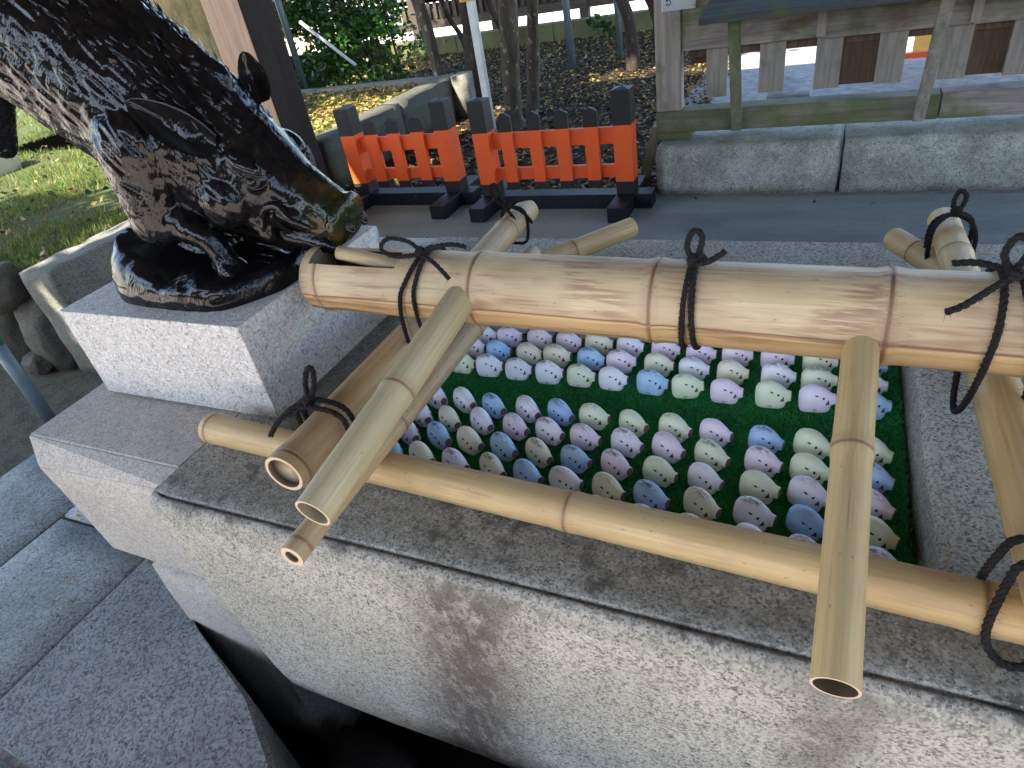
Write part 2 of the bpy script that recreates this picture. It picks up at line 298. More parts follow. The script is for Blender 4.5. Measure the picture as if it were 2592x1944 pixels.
# figurine ceramics: matt pastel glaze, grey brushed bristle marks along the back
def m_fig(name, c):
    k = NT(name, 0.55, 0.4); v = k.co("Object"); x = k.xyz(v); r = k.rnd()
    blot = k.noise(v, 45, 3, 0.6)
    c1 = k.mix(k.ramp(blot, [(0.35, 0.0), (0.75, 0.6)]), tuple(c), tuple(min(0.93, 0.35 * q + 0.60) for q in c))
    br = k.mix(k.math('MULTIPLY', r, 0.15), c1, (0.72, 0.68, 0.64))
    off = k.n.new("ShaderNodeCombineXYZ"); k.L(k.math('MULTIPLY', r, 7.0), off.inputs[0]); va = k.n.new("ShaderNodeVectorMath"); va.operation = 'ADD'
    k.L(k.co("Object", (90, 260, 90)), va.inputs[0]); k.L(off.outputs[0], va.inputs[1])
    bn = k.noise(va.outputs[0], 1.0, 3, 0.7)
    top = k.ramp(x[2], [(0.0480, 0.0), (0.0570, 1.0)]); side = k.ramp(k.math('ABSOLUTE', x[1]), [(0.004, 1.0), (0.010, 0.0)])
    mk = k.math('MULTIPLY', k.math('MULTIPLY', top, side), k.ramp(bn, [(0.46, 0.0), (0.56, 0.8)]))
    mk = k.math('MULTIPLY', mk, k.ramp(r, [(0.25, 0.15), (0.55, 1.0)]))
    c2 = k.mix(mk, br, (0.13, 0.12, 0.12))
    rub = k.math('MULTIPLY', k.ramp(x[0], [(0.30, 1.0), (0.50, 0.0)]), 0.0)
    k.col(c2); k.bump(k.noise(v, 220, 3), 0.15, 0.0006); return k.m
FIGM = {'b': m_fig('sky_blue_ceramic', (0.30, 0.58, 0.90)), 'w': m_fig('white_ceramic', (0.88, 0.88, 0.92)), 'p': m_fig('pale_pink_ceramic', (0.88, 0.74, 0.86)),
        'g': m_fig('pale_green_ceramic', (0.76, 0.84, 0.54)), 'y': m_fig('cream_ceramic', (0.86, 0.82, 0.56))}
MAT['figblack'] = m_plain('black_glaze_dot', (0.015, 0.015, 0.02), 0.4, 0.5, 0, 40, 0)
MAT['figbrown'] = m_plain('brown_glaze_mark', (0.11, 0.045, 0.035), 0.5, 0.4, 0, 40, 0)
MAT['fignose'] = m_plain('mauve_brown_glaze', (0.20, 0.10, 0.10), 0.5, 0.4, 0, 40, 0)
MAT['figseal'] = m_plain('faded_red_seal_ink', (0.55, 0.30, 0.30), 0.6, 0.3, 0, 40, 0)

# ------------------------------------------------------------------ object helpers
def link_mesh(name, me, mats, parent=None):
    o = bpy.data.objects.new(name, me); COL.objects.link(o)
    if mats is not None:
        for m in (mats if isinstance(mats, (list, tuple)) else [mats]): me.materials.append(MAT[m] if isinstance(m, str) else m)
    if parent is not None: o.parent = parent
    return o
def from_bm(name, bm, mats, parent=None, smooth=False):
    me = bpy.data.meshes.new(name); bm.normal_update(); bm.to_mesh(me); bm.free()
    if smooth: me.polygons.foreach_set("use_smooth", [True] * len(me.polygons))
    return link_mesh(name, me, mats, parent)
def tag(o, label=None, cat=None, group=None, kind=None):
    if label: o['label'] = label
    if cat: o['category'] = cat
    if group: o['group'] = group
    if kind: o['kind'] = kind
    return o
def empty(name, loc=(0, 0, 0), rz=0.0):
    o = bpy.data.objects.new(name, None); COL.objects.link(o); o.location = loc; o.rotation_euler = (0, 0, rz); o.empty_display_size = 0.1
    return o
def box_bm(lo, hi, bevel=0.0, seg=2, bm=None):
    own = bm is None
    if own: bm = bmesh.new()
    r = bmesh.ops.create_cube(bm, size=1.0); c = [(a + b) / 2 for a, b in zip(lo, hi)]; s = [b - a for a, b in zip(lo, hi)]
    for v in r['verts']: v.co = Vector((c[0] + v.co.x * s[0], c[1] + v.co.y * s[1], c[2] + v.co.z * s[2]))
    if bevel and own: bmesh.ops.bevel(bm, geom=list(bm.edges), offset=bevel, segments=seg, affect='EDGES', profile=0.6)
    return bm
def box(name, lo, hi, mat, parent=None, bevel=0.003, jitter=0.0, centre=True):
    # box whose origin is at its own centre (relative to the parent's space)
    c = Vector([(a + b) / 2 for a, b in zip(lo, hi)])
    lo2 = [a - q for a, q in zip(lo, c)]; hi2 = [b - q for b, q in zip(hi, c)]
    bm = box_bm(lo2, hi2, bevel)
    o = from_bm(name, bm, mat, parent); 
    pl = Vector(parent.location) if parent is not None else Vector((0, 0, 0))
    o.location = c - pl
    return o
def rough_box_bm(lo, hi, cell=0.05, amp=0.004, bevel=0.01, seed=0, freq=9):
    bm = box_bm(lo, hi, 0)
    dims = [b - a for a, b in zip(lo, hi)]
    cuts = [max(0, min(60, int(d / cell) - 1)) for d in dims]
    for ax in range(3):
        n = cuts[ax]
        for i in range(n):
            p = [0, 0, 0]; p[ax] = lo[ax] + dims[ax] * (i + 1) / (n + 1); nn = [0, 0, 0]; nn[ax] = 1
            bmesh.ops.bisect_plane(bm, geom=list(bm.verts) + list(bm.edges) + list(bm.faces), plane_co=p, plane_no=nn)
    c = Vector([(a + b) / 2 for a, b in zip(lo, hi)]); h = [d / 2 for d in dims]
    for v in bm.verts:
        q = v.co - c; # round edges
        near = [max(0.0, abs(q[i]) - (h[i] - bevel)) for i in range(3)]
        L = math.sqrt(sum(x * x for x in near))
        if L > bevel: 
            f = bevel / L
            for i in range(3):
                if near[i] > 0: q[i] = math.copysign(h[i] - bevel + near[i] * f, q[i])
        w = noise.noise_vector((v.co + Vector((seed * 3.1, 0, 0))) * freq) * amp
        v.co = c + q + w
    return bm

def tube_pts(pts, rad, nseg=10, cap=True, attrs=None):
    # generic tube along points (list of Vector), rad float or list
    P = [Vector(p) for p in pts]; n = len(P); R = rad if hasattr(rad, '__len__') else [rad] * n
    T = [(P[min(i + 1, n - 1)] - P[max(i - 1, 0)]).normalized() for i in range(n)]
    up = Vector((0, 0, 1)) if abs(T[0].z) < 0.9 else Vector((1, 0, 0)); U = (up - T[0] * up.dot(T[0])).normalized()
    V = []; Fc = []
    for i in range(n):
        U = (U - T[i] * U.dot(T[i])).normalized(); W = T[i].cross(U)
        for j in range(nseg):
            a = 2 * PI * j / nseg; V.append(P[i] + (U * math.cos(a) + W * math.sin(a)) * R[i])
    for i in range(n - 1):
        for j in range(nseg):
            a = i * nseg + j; b = i * nseg + (j + 1) % nseg; Fc.append((a, b, b + nseg, a + nseg))
    if cap: Fc.append(tuple(range(nseg))[::-1]); Fc.append(tuple((n - 1) * nseg + j for j in range(nseg)))
    return V, Fc
def mesh_vf(name, V, Fc, mat, parent=None, smooth=True):
    me = bpy.data.meshes.new(name); me.from_pydata([tuple(v) for v in V], [], Fc); me.update()
    if smooth: me.polygons.foreach_set("use_smooth", [True] * len(me.polygons))
    return link_mesh(name, me, mat, parent)
def catmull(pts, per=8, closed=False):
    P = [Vector(p) for p in pts]; n = len(P); out = []
    rng = range(n) if closed else range(n - 1)
    for i in rng:
        if closed: a, b, c, d = P[(i - 1) % n], P[i], P[(i + 1) % n], P[(i + 2) % n]
        else: a, b, c, d = P[max(i - 1, 0)], P[i], P[i + 1], P[min(i + 2, n - 1)]
        for s in range(per):
            t = s / per
            out.append(0.5 * ((2 * b) + (c - a) * t + (2 * a - 5 * b + 4 * c - d) * t * t + (3 * b - a - 3 * c + d) * t ** 3))
    if not closed: out.append(P[-1].copy())
    return out

# --- bamboo -----------------------------------------------------------------
def bamboo(name, p0, p1, r0, r1, nodes, mat, label, cat='bamboo pole', nseg=28, end0='open', end1='open', wall=0.22, depth0=0.05, depth1=0.05, group=None, notch=None, split=False, flare=0.0, seed=1, h0=.35):
    p0 = Vector(p0); p1 = Vector(p1); L = (p1 - p0).length; ax = (p1 - p0).normalized()
    # local frame: z = axis, y = world up as far as possible
    yv = (Vector((0, 0, 1)) - ax * ax.z).normalized(); xv = yv.cross(ax)
    mw = Matrix(((xv.x, yv.x, ax.x, p0.x), (xv.y, yv.y, ax.y, p0.y), (xv.z, yv.z, ax.z, p0.z), (0, 0, 0, 1)))
    rs = random.Random(seed)
    zs = set(np.linspace(0, L, max(8, int(L / 0.03))).tolist())
    for q in nodes:
        z = q * L
        for d in (-0.022, -0.012, -0.0085, -0.006, -0.0042, -0.002, 0, 0.002, 0.0042, 0.006, 0.0085, 0.012, 0.022): 
            if 0 < z + d < L: zs.add(z + d)
    if notch: zs |= {notch, notch + 0.0008, notch + .004}
    zs = sorted(zs)
    def rad(z):
        r = r0 + (r1 - r0) * z / L
        for i, q in enumerate(nodes):
            d = z - q * L
            r *= 1 + (0.055 + flare) * math.exp(-(d / 0.016) ** 2) - (0.045 if abs(d) < 0.0022 else 0.0) - 0.02 * math.exp(-((d + 0.03) / 0.02) ** 2)
        return r
    V = []; F = []; ring = []; hole = []; pale = []; low = []; idx = {}
    kink = [(rs.uniform(-1, 1), rs.uniform(-1, 1)) for _ in range(len(nodes) + 2)]
    def off(z):   # slight natural crook at the nodes
        bp = [0] + [q * L for q in nodes] + [L]; 
        for i in range(len(bp) - 1):
            if bp[i] <= z <= bp[i + 1] + 1e-9:
                t = (z - bp[i]) / max(1e-6, bp[i + 1] - bp[i]); a = kink[i]; b = kink[i + 1]
                if i == 0: a = (0, 0)
                if i == len(bp) - 2: b = (0, 0)
                return ((a[0] * (1 - t) + b[0] * t) * r0 * 0.06 * (0 if split else 1), (a[1] * (1 - t) + b[1] * t) * r0 * 0.06 * (0 if split else 1))
        return (0, 0)
    def add(z, ang, rr, rg, hl=0.0, pl=0.0, lw=0.0):
        ox, oy = off(z); 
        zz = z
        V.append((ox + rr * math.cos(ang), oy + rr * math.sin(ang), zz)); ring.append(rg); hole.append(hl); pale.append(pl); low.append(lw); return len(V) - 1
    def ringv(z):
        m = 0.0
        for q in nodes:
            d = abs(z - q * L); m = max(m, 1.0 if d < 0.0022 else (0.32 if d < 0.0065 else (0.12 if d < .013 else 0.0)))
        return m * 0.75
    # angle lists, split groove seam handled with extra angles
    N = nseg if not split else 56
    sa = None
    angs = [2 * PI * j / N for j in range(N)]
    if split:
        s1 = PI + 0.10 if True else 0   # front side (world -Y) of a bamboo running along +X : local x axis
        for s_ in (s1, 2 * PI - 0.10):
            angs += [s_ - 0.034, s_ - .012, s_, s_ + .012, s_ + 0.034]
        angs = sorted(angs); splits = [s1, 2 * PI - 0.10]
    else: splits = []
    N = len(angs)
    def gro(a): return min([abs(a - s_) for s_ in splits] + [9]) < 0.014
    half = 0.68
    def is_open(a, z): return notch is not None and z <= notch + 1e-9 and abs(a - PI / 2) < half
    rows = []
    for z in zs:
        row = []
        for a in angs:
            r = rad(z); g = gro(a)
            rr = r * (0.975 if g else 1.0)
            aa = a
            if notch is not None and z <= notch + 1e-9:
                # snap to the cut
                pass
            lw = 0.0
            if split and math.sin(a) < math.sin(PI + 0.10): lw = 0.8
            row.append(add(z, aa, rr, max(ringv(z), 0.9 if g else 0), 0, 0, lw))
        rows.append(row)
    for i in range(len(zs) - 1):
        for j in range(N):
            a, b = j, (j + 1) % N
            if notch is not None and zs[i + 1] <= notch + 1e-6 and zs[i] > 0.018:
                am = (angs[a] + (angs[b] if b else 2 * PI)) / 2
                if abs(am - PI / 2) < half: continue
            F.append((rows[i][a], rows[i][b], rows[i + 1][b], rows[i + 1][a]))
    # inner wall
    def inner(z0, z1, dep_hole=True):
        steps = np.linspace(z0, z1, 5 if notch is None else 14); rws = []
        for kx, z in enumerate(steps):
            w = 1 - wall; t = kx / (len(steps) - 1)
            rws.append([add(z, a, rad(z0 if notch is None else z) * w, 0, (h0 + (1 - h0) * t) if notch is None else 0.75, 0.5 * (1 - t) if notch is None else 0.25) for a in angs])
        return rws
    def do_end(which, kind, depth):
        z_e = 0 if which == 0 else L; sgn = 1 if which == 0 else -1; outer = rows[0] if which == 0 else rows[-1]
        if kind == 'open':
            rws = inner(z_e, z_e + sgn * depth)
            rim = [add(z_e, a, rad(z_e) * (1 - wall), 0, 0, 0.9) for a in angs]; rimo = [add(z_e, a, rad(z_e), 0, 0, 0.9) for a in angs]
            for j in range(N):
                b = (j + 1) % N
                F.append((rimo[j], rim[j], rim[b], rimo[b]) if which == 0 else (rimo[j], rimo[b], rim[b], rim[j]))
                for i in range(len(rws) - 1):
                    F.append((rws[i][j], rws[i + 1][j], rws[i + 1][b], rws[i][b]) if which == 0 else (rws[i][j], rws[i][b], rws[i + 1][b], rws[i + 1][j]))
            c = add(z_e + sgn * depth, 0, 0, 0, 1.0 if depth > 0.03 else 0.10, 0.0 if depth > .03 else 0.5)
            for j in range(N):
                b = (j + 1) % N; F.append((rws[-1][j], c, rws[-1][b]) if which == 0 else (rws[-1][j], rws[-1][b], c))
        else:
            rimo = [add(z_e, a, rad(z_e) * 0.97, 0, 0, 0.9) for a in angs]; c = add(z_e + sgn * 0.004, 0, 0, 0, 0, 0.9)
            for j in range(N):
                b = (j + 1) % N
                F.append((outer[j], rimo[j], rimo[b], outer[b]) if which == 0 else (outer[j], outer[b], rimo[b], rimo[j]))
                F.append((rimo[j], c, rimo[b]) if which == 0 else (rimo[j], rimo[b], c))
    if notch is None: do_end(0, end0, depth0)
    else:
        # closed by a septum at the end, trough inside
        do_end(0, 'closed', 0)
        st = np.linspace(0.012, notch + 0.10, 12); rws = []
        for z in st: rws.append([add(z, a, rad(0.1) * (1 - wall * 0.6), 0, 0.7, 0.3) for a in angs])
        for i in range(len(st) - 1):
            for j in range(N):
                b = (j + 1) % N; am = (angs[j] + (angs[b] if b else 2 * PI)) / 2
                if abs(am - PI / 2) < half and st[i] < notch: continue
                F.append((rws[i][j], rws[i + 1][j], rws[i + 1][b], rws[i][b]))
        for wi, flip in ((0, 0), (-1, 1)):
            c = add(st[wi], 0, 0, 0, 0.7, 0.2)
            for j in range(N):
                b = (j + 1) % N; F.append((rws[wi][j], c, rws[wi][b]) if not flip else (rws[wi][j], rws[wi][b], c))
        # cut edges (thickness of the culm) along the notch
        jl = [j for j in range(N) if abs(angs[j] - PI / 2) < half + 0.12]
        j0 = max([j for j in range(N) if angs[j] <= PI / 2 - half + 0.06 and angs[j] < PI / 2], default=0)
        for side in (-1, 1):
            cand = [j for j in range(N) if (side < 0 and angs[j] < PI / 2) or (side > 0 and PI / 2 < angs[j] < PI)]
            best = None
            for j in cand:
                lo_ = (angs[j - 1] + angs[j]) / 2; hi_ = (angs[j] + angs[(j + 1) % N]) / 2
                if (abs(lo_ - PI / 2) < half) != (abs(hi_ - PI / 2) < half): best = angs[j]
            if best is not None:
                prev = None
                for z in np.linspace(0.018, notch, 10):
                    o_ = add(z, best, rad(z), 0, 0, 1.0); i_ = add(z, best, rad(z) * (1 - wall * 0.6), 0, 0, 1.0)
                    if prev: F.append((prev[0], prev[1], i_, o_) if side > 0 else (prev[0], o_, i_, prev[1]))
                    prev = (o_, i_)
        prev = None
        for a in np.linspace(PI / 2 - half, PI / 2 + half, 12):
            o_ = add(notch, a, rad(notch) * 0.999, 0, 0, 1.0); i_ = add(notch, a, rad(notch) * (1 - wall * 0.6), 0, 0, 1.0)
            if prev: F.append((prev[0], o_, i_, prev[1]))
            prev = (o_, i_)
    do_end(1, end1, depth1)
    me = bpy.data.meshes.new(name); me.from_pydata(V, [], F); me.update()
    me.polygons.foreach_set("use_smooth", [True] * len(me.polygons))
    for nm, arr in (("ring", ring), ("hole", hole), ("pale", pale), ("lower", low)):
        at = me.attributes.new(nm, 'FLOAT', 'POINT'); at.data.foreach_set("value", arr)
    o = link_mesh(name, me, mat); o.matrix_world = mw
    tag(o, label, cat, group); return o

# --- rope -------------------------------------------------------------------
def rope_vf(path, r=0.0065, strands=3, twist=190.0, closed=False, fuzz=0.0):
    P = [Vector(p) for p in path]; n = len(P); V = []; F = []
    T = [(P[(i + 1) % n if closed else min(i + 1, n - 1)] - P[(i - 1) % n if closed else max(i - 1, 0)]).normalized() for i in range(n)]
    up = Vector((0.3, 0.2, 1)).normalized(); U = (up - T[0] * up.dot(T[0])).normalized(); s = 0; fr = []
    for i in range(n):
        U = (U - T[i] * U.dot(T[i])).normalized(); W = T[i].cross(U)
        if i: s += (P[i] - P[i - 1]).length
        fr.append((U.copy(), W, s))
    for kx in range(strands):
        pts = []
        for i in range(n):
            U_, W_, s_ = fr[i]; a = twist * s_ + 2 * PI * kx / strands
            pts.append(P[i] + (U_ * math.cos(a) + W_ * math.sin(a)) * r * 0.52)
        v, f = tube_pts(pts, [r * 0.62 * (1 + random.uniform(-.08, .08)) for _ in pts], 6); b = len(V); V += v; F += [tuple(x + b for x in q) for q in f]
    nf = int(s * 520 * (1 + fuzz))
    for _ in range(nf):   # loose fibres
        i = random.randrange(n); U_, W_, s_ = fr[i]; a = random.uniform(0, 2 * PI); d = (U_ * math.cos(a) + W_ * math.sin(a) + T[i] * random.uniform(-.9, .9)).normalized()
        q = P[i] + d * r * 0.7; e = q + d * random.uniform(.003, .013) + Vector((0, 0, -random.uniform(0, .003))); w = T[i] * 0.00045
        b = len(V); V += [q - w, q + w, e]; F.append((b, b + 1, b + 2))
    return V, F
def resample(path, step=0.006, closed=False):
    P = [Vector(p) for p in path]; 
    if closed: P = P + [P[0]]
    d = [0]
    for i in range(1, len(P)): d.append(d[-1] + (P[i] - P[i - 1]).length)
    n = max(4, int(d[-1] / step)); out = []
    j = 0
    for i in range(n + 1):
        t = d[-1] * i / n
        while j < len(d) - 2 and d[j + 1] < t: j += 1
        u = (t - d[j]) / max(1e-9, d[j + 1] - d[j]); out.append(P[j].lerp(P[j + 1], min(1, max(0, u))))
    return out
def rope(label, pieces, r=0.0065, group='black ropes lashing the bamboo', knot=None, step=0.004):
    root = None
    for i, (nm, pts, closed) in enumerate(pieces):
        pth = resample(catmull(pts, 10, closed), step, closed); v, f = rope_vf(pth, r, closed=False)
        if root is None:
            o = mesh_vf('rope', v, f, 'rope'); root = o
        else: o = mesh_vf(nm, v, f, 'rope', root)
    if knot is not None:
        k0 = Vector(knot); V = []; F = []
        for q in range(3):
            pts = []; ax1 = Vector((random.uniform(-1, 1), random.uniform(-1, 1), random.uniform(-1, 1))).normalized(); ax2 = ax1.orthogonal().normalized(); ax3 = ax1.cross(ax2)
            for t in range(26):
                a = t / 25 * 2 * PI; pts.append(k0 + ax2 * math.cos(a) * r * 1.5 + ax3 * math.sin(a) * r * 1.25 + ax1 * math.sin(2 * a) * r * .7)
            v, f = rope_vf(pts, r * 0.9, fuzz=2); b = len(V); V += v; F += [tuple(x + b for x in z) for z in f]
        mesh_vf('knot', V, F, 'rope', root)
    tag(root, label, 'rope', group); return root

# ================================================================== SETTING
RIM = 0.65
def sheet(name, x0, x1, y0, y1, z, mat, kind='structure', n=1):
    V = [(x0, y0, z), (x1, y0, z), (x1, y1, z), (x0, y1, z)]
    o = mesh_vf(name, V, [(0, 1, 2, 3)], mat, smooth=False); tag(o, kind=kind); return o
# ground: one gravel sheet to the horizon with a drainage pit cut out in front of the trough
PX0, PX1, PY0, PY1 = -1.62, 2.2, -0.05, 2.3
B = 150.0
V = [(-B, -B, -.004), (B, -B, -.004), (B, B, -.004), (-B, B, -.004), (PX0, PY0, -.004), (PX1, PY0, -.004), (PX1, PY1, -.004), (PX0, PY1, -.004)]
g = mesh_vf('ground', V, [(0, 1, 5, 4), (1, 2, 6, 5), (2, 3, 7, 6), (3, 0, 4, 7)], 'gravel', smooth=False); tag(g, kind='structure')
bm = bmesh.new()
v = [bm.verts.new(p) for p in [(PX0, PY0, -.60), (PX1, PY0, -.60), (PX1, PY1, -.60), (PX0, PY1, -.60), (PX0, PY0, -.004), (PX1, PY0, -.004), (PX1, PY1, -.004), (PX0, PY1, -.004)]]
for f in [(0, 1, 2, 3), (0, 4, 5, 1), (1, 5, 6, 2), (2, 6, 7, 3), (3, 7, 4, 0)]: bm.faces.new([v[i] for i in f])
tag(from_bm('drainage_pit', bm, 'shaderock'), kind='structure')
# mossy dirt strip, left
sheet('dirt_strip', -6.5, -1.95, -0.6, 1.62, 0.002, 'dirt')
sheet('concrete_apron', -3.62, 3.2, 2.3, 4.0, 0.006, 'concrete')
sheet('soil_bed', -14, -0.97, 4.0, 11.6, 0.004, 'soil')
sheet('pale_court', -0.97, 6.0, 4.0, 9.0, 0.004, 'palecon')
sheet('pale_court', -1.25, -0.97, 5.9, 9.0, 0.007, 'palecon')
# left ground at dirt level beside the pillar
sheet('dirt_path', -3.62, -1.9, 1.62, 2.3, 0.003, 'dirt')
# raised lawn
bm = bmesh.new(); nx, ny = 46, 26
for i in range(nx + 1):
    for j in range(ny + 1):
        x = -3.42 - 14 * (i / nx) ** 1.3; y = 1.68 + 5.3 * j / ny
        bm.verts.new((x, y, 0.55 + 0.02 * noise.noise(Vector((x * 1.5, y * 1.5, 0)))))
bm.verts.ensure_lookup_table()
for i in range(nx):
    for j in range(ny):
        a = i * (ny + 1) + j; 
        cx = bm.verts[a].co
        if (cx.x > -4.3 and cx.y > 3.55) or (cx.x > -7.4 and cx.y > 3.9): continue
        bm.faces.new((bm.verts[a], bm.verts[a + 1], bm.verts[a + ny + 2], bm.verts[a + ny + 1]))
tag(from_bm('lawn', bm, 'lawn', smooth=True), kind='structure')
sheet('path', -30, -7.5, 6.98, 12.0, 0.56, 'path')
# grass blades on the lawn
def blades(n, xs, ys, zf, h, w, name, mat, mask=None, lean=0.6, parent=None):
    x = xs(n); y = ys(n)
    if mask is not None: kk = mask(x, y); x = x[kk]; y = y[kk]
    n = len(x); z = zf(x, y); a = RNG.uniform(0, 2 * PI, n); hh = h * RNG.uniform(.5, 1.3, n); ll = hh * lean * RNG.uniform(0, 1.6, n); b = RNG.uniform(0, 2 * PI, n)
    V = np.zeros((n, 3, 3)); V[:, 0] = np.stack([x - np.cos(a) * w, y - np.sin(a) * w, z], 1); V[:, 1] = np.stack([x + np.cos(a) * w, y + np.sin(a) * w, z], 1)
    V[:, 2] = np.stack([x + np.cos(b) * ll, y + np.sin(b) * ll, z + hh], 1)
    me = bpy.data.meshes.new(name); me.vertices.add(3 * n); me.vertices.foreach_set("co", V.reshape(-1)); me.loops.add(3 * n); me.loops.foreach_set("vertex_index", np.arange(3 * n))
    me.polygons.add(n); me.polygons.foreach_set("loop_start", np.arange(n) * 3); me.polygons.foreach_set("loop_total", np.full(n, 3)); me.update(calc_edges=True)
    t = np.repeat(RNG.random(n), 3); at = me.attributes.new("tint", 'FLOAT', 'POINT'); at.data.foreach_set("value", t)
    return link_mesh(name, me, mat, parent)
def gm(x, y):
    return np.array([noise.noise(Vector((a * 1.3, b * 1.3, 3))) > -0.28 + random.uniform(-.25, .25) for a, b in zip(x, y)])
o = blades(70000, lambda n: -3.45 - 9 * RNG.random(n) ** 1.6, lambda n: 1.7 + 5.2 * RNG.random(n) ** 1.1, lambda x, y: 0.55 + 0 * x, 0.045, 0.0035, 'grass', 'grass', lambda x, y: gm(x, y) & ~((x > -4.3) & (y > 3.5)) & ~((x > -7.4) & (y > 3.95)))
tag(o, kind='stuff')
# leaves: bent quads
def leaf_cloud(name, P, size, mat, parent=None, flat=0.0, kind='stuff', aspect=0.55, tint=None, bend=0.25):
    n = len(P); s = size * RNG.uniform(.6, 1.35, n)
    d = RNG.normal(size=(n, 3)); d[:, 2] *= (1 - flat); d /= np.linalg.norm(d, axis=1)[:, None]
    u = RNG.normal(size=(n, 3)); u[:, 2] *= (1 - flat); u -= d * np.sum(u * d, 1)[:, None]; u /= np.linalg.norm(u, axis=1)[:, None]
    nn = np.cross(d, u)
    a = s[:, None] * d; b = s[:, None] * aspect * 0.5 * u; c = s[:, None] * bend * nn * 0.5
    V = np.stack([P - a * .5, P + b + c * .6 - a * .05, P + a * .5, P - b + c * .6 - a * .05], 1)
    # six-point leaf: two quads folded on the midrib
    me = bpy.data.meshes.new(name); me.vertices.add(4 * n); me.vertices.foreach_set("co", V.reshape(-1)); 
    idx = np.arange(n)[:, None] * 4 + np.array([0, 1, 2, 0, 2, 3])[None, :]
    me.loops.add(6 * n); me.loops.foreach_set("vertex_index", idx.reshape(-1)); me.polygons.add(2 * n)
    me.polygons.foreach_set("loop_start", np.arange(2 * n) * 3); me.polygons.foreach_set("loop_total", np.full(2 * n, 3)); me.update(calc_edges=True)
    t = RNG.random(n) if tint is None else tint
    at = me.attributes.new("tint", 'FLOAT', 'POINT'); at.data.foreach_set("value", np.repeat(t, 4))
    o = link_mesh(name, me, mat, parent)
    if kind: o['kind'] = kind
    return o
n = 26000; x = -0.98 - 8.5 * RNG.random(n) ** 1.2; y = 4.02 + 7 * RNG.random(n) ** 1.25; z = 0.012 + 0.02 * RNG.random(n)
kk = ~((x < -3.62) & (x > -7.5) & (y > 4.2) & (y < 6.6)); P = np.stack([x, y, z], 1)[kk]
leaf_cloud('leaf_litter', P, 0.05, 'litter', flat=0.75, tint=RNG.random(len(P)) ** 1.7)
n = 550; x = RNG.uniform(-7.0, -3.45, n); y = RNG.uniform(1.7, 4.2, n); P = np.stack([x, y, 0.57 + 0.01 * RNG.random(n)], 1); leaf_cloud('leaf_litter', P, 0.045, 'litter', flat=0.7, tint=.7 * RNG.random(n))

# ---------------- paving stones
pave = empty('pavement', (-2.2, 0.5, 0)); tag(pave, kind='structure')
def stone_piece(lo, hi, mat, parent, name='paving_stone', bev=0.006, amp=0.0015, cell=0.12, seed=0):
    bm = rough_box_bm(lo, hi, cell, amp, bev, seed)
    o = from_bm(name, bm, mat, None, True)
    if parent is not None: o.parent = parent; o.location = -Vector(parent.location)
    return o
g_ = 0.006
cols = [(-3.55, -2.99, [-0.75, -0.1, 0.62, 0.88]), (-2.98, -2.45, [-0.9, -0.2, 0.36, 1.05, 1.5]), (-2.44, -1.925, [-1.1, -0.5, 0.10, 0.80, 1.42])]
sd_ = 0
for x0, x1, ys_ in cols:
    for a, b in zip(ys_[:-1], ys_[1:]):
        sd_ += 1; stone_piece((x0 + g_, a + g_, -0.06), (x1 - g_, b - g_, 0.012 + 0.003 * (sd_ % 3)), 'paving', pave, seed=sd_)
for a, b in ((-1.1, -0.55), (-0.55, 0.14)): sd_ += 1; stone_piece((-1.915, a + g_, -0.06), (-1.2, b - g_, 0.012), 'paving', pave, seed=sd_)
# big kerb stone (dark, polygonal) left of the pit
bm = bmesh.new(); poly = [(-1.915, 0.15), (-1.63, 0.15), (-0.98, 0.20), (-1.02, 0.36), (-1.20, 0.475), (-1.50, 0.585), (-1.56, 0.615), (-1.74, 0.74), (-1.915, 0.74)]
vt = [bm.verts.new((x, y, 0.018)) for x, y in poly]; vb = [bm.verts.new((x, y, -0.58)) for x, y in poly]
bm.faces.new(vt); bm.faces.new(vb[::-1])
for i in range(len(poly)): j = (i + 1) % len(poly); bm.faces.new((vt[i], vb[i], vb[j], vt[j]))
bmesh.ops.bevel(bm, geom=[e for e in bm.edges if all(v.co.z > 0 for v in e.verts)], offset=0.012, segments=3, affect='EDGES')
bmesh.ops.recalc_face_normals(bm, faces=bm.faces)
o = from_bm('kerb_stone', bm, 'kerb', None, False); o.parent = pave; o.location = -Vector(pave.location)
# unseen kerb row added to darken the trough foot, then rocks in the ditch
for i, (a, b) in enumerate(((-0.86, -0.2), (-0.19, 0.6), (0.61, 1.5))): stone_piece((a, -0.20, -0.58), (b, 0.33, 0.15), 'kerb', pave, 'kerb_stone', 0.02, 0.003, 0.1, 30 + i)
def rock(name, loc, size, mat, seed=0, sub=3, amp=0.35, flat=1.0):
    bm = bmesh.new(); bmesh.ops.create_icosphere(bm, subdivisions=sub, radius=1.0)
    for v in bm.verts:
        d = v.co.normalized(); q = d * 1.3 + Vector((seed * 5.3, seed, 0)); n_ = noise.noise(q) * amp + noise.noise(q * 3) * amp * .3 + noise.noise(q * 9) * amp * .08
        e = 0.75; c = Vector([math.copysign(abs(t) ** e, t) for t in d])
        v.co = Vector((c.x * size[0], c.y * size[1], c.z * size[2])) * (1 + n_)
    o = from_bm(name, bm, mat, None, True); o.location = loc; return o
ditch = [(-1.02, .50, -.24, .13, .10, .07), (-0.62, .44, -.20, .17, .12, .08), (-0.25, .38, -.22, .15, .14, .08), (.1, .42, -.24, .16, .11, .07), (-.8, .27, -.26, .12, .10, .06), (-.45, .22, -.26, .14, .1, .06), (0.35, .3, -.23, .14, .12, .08)]
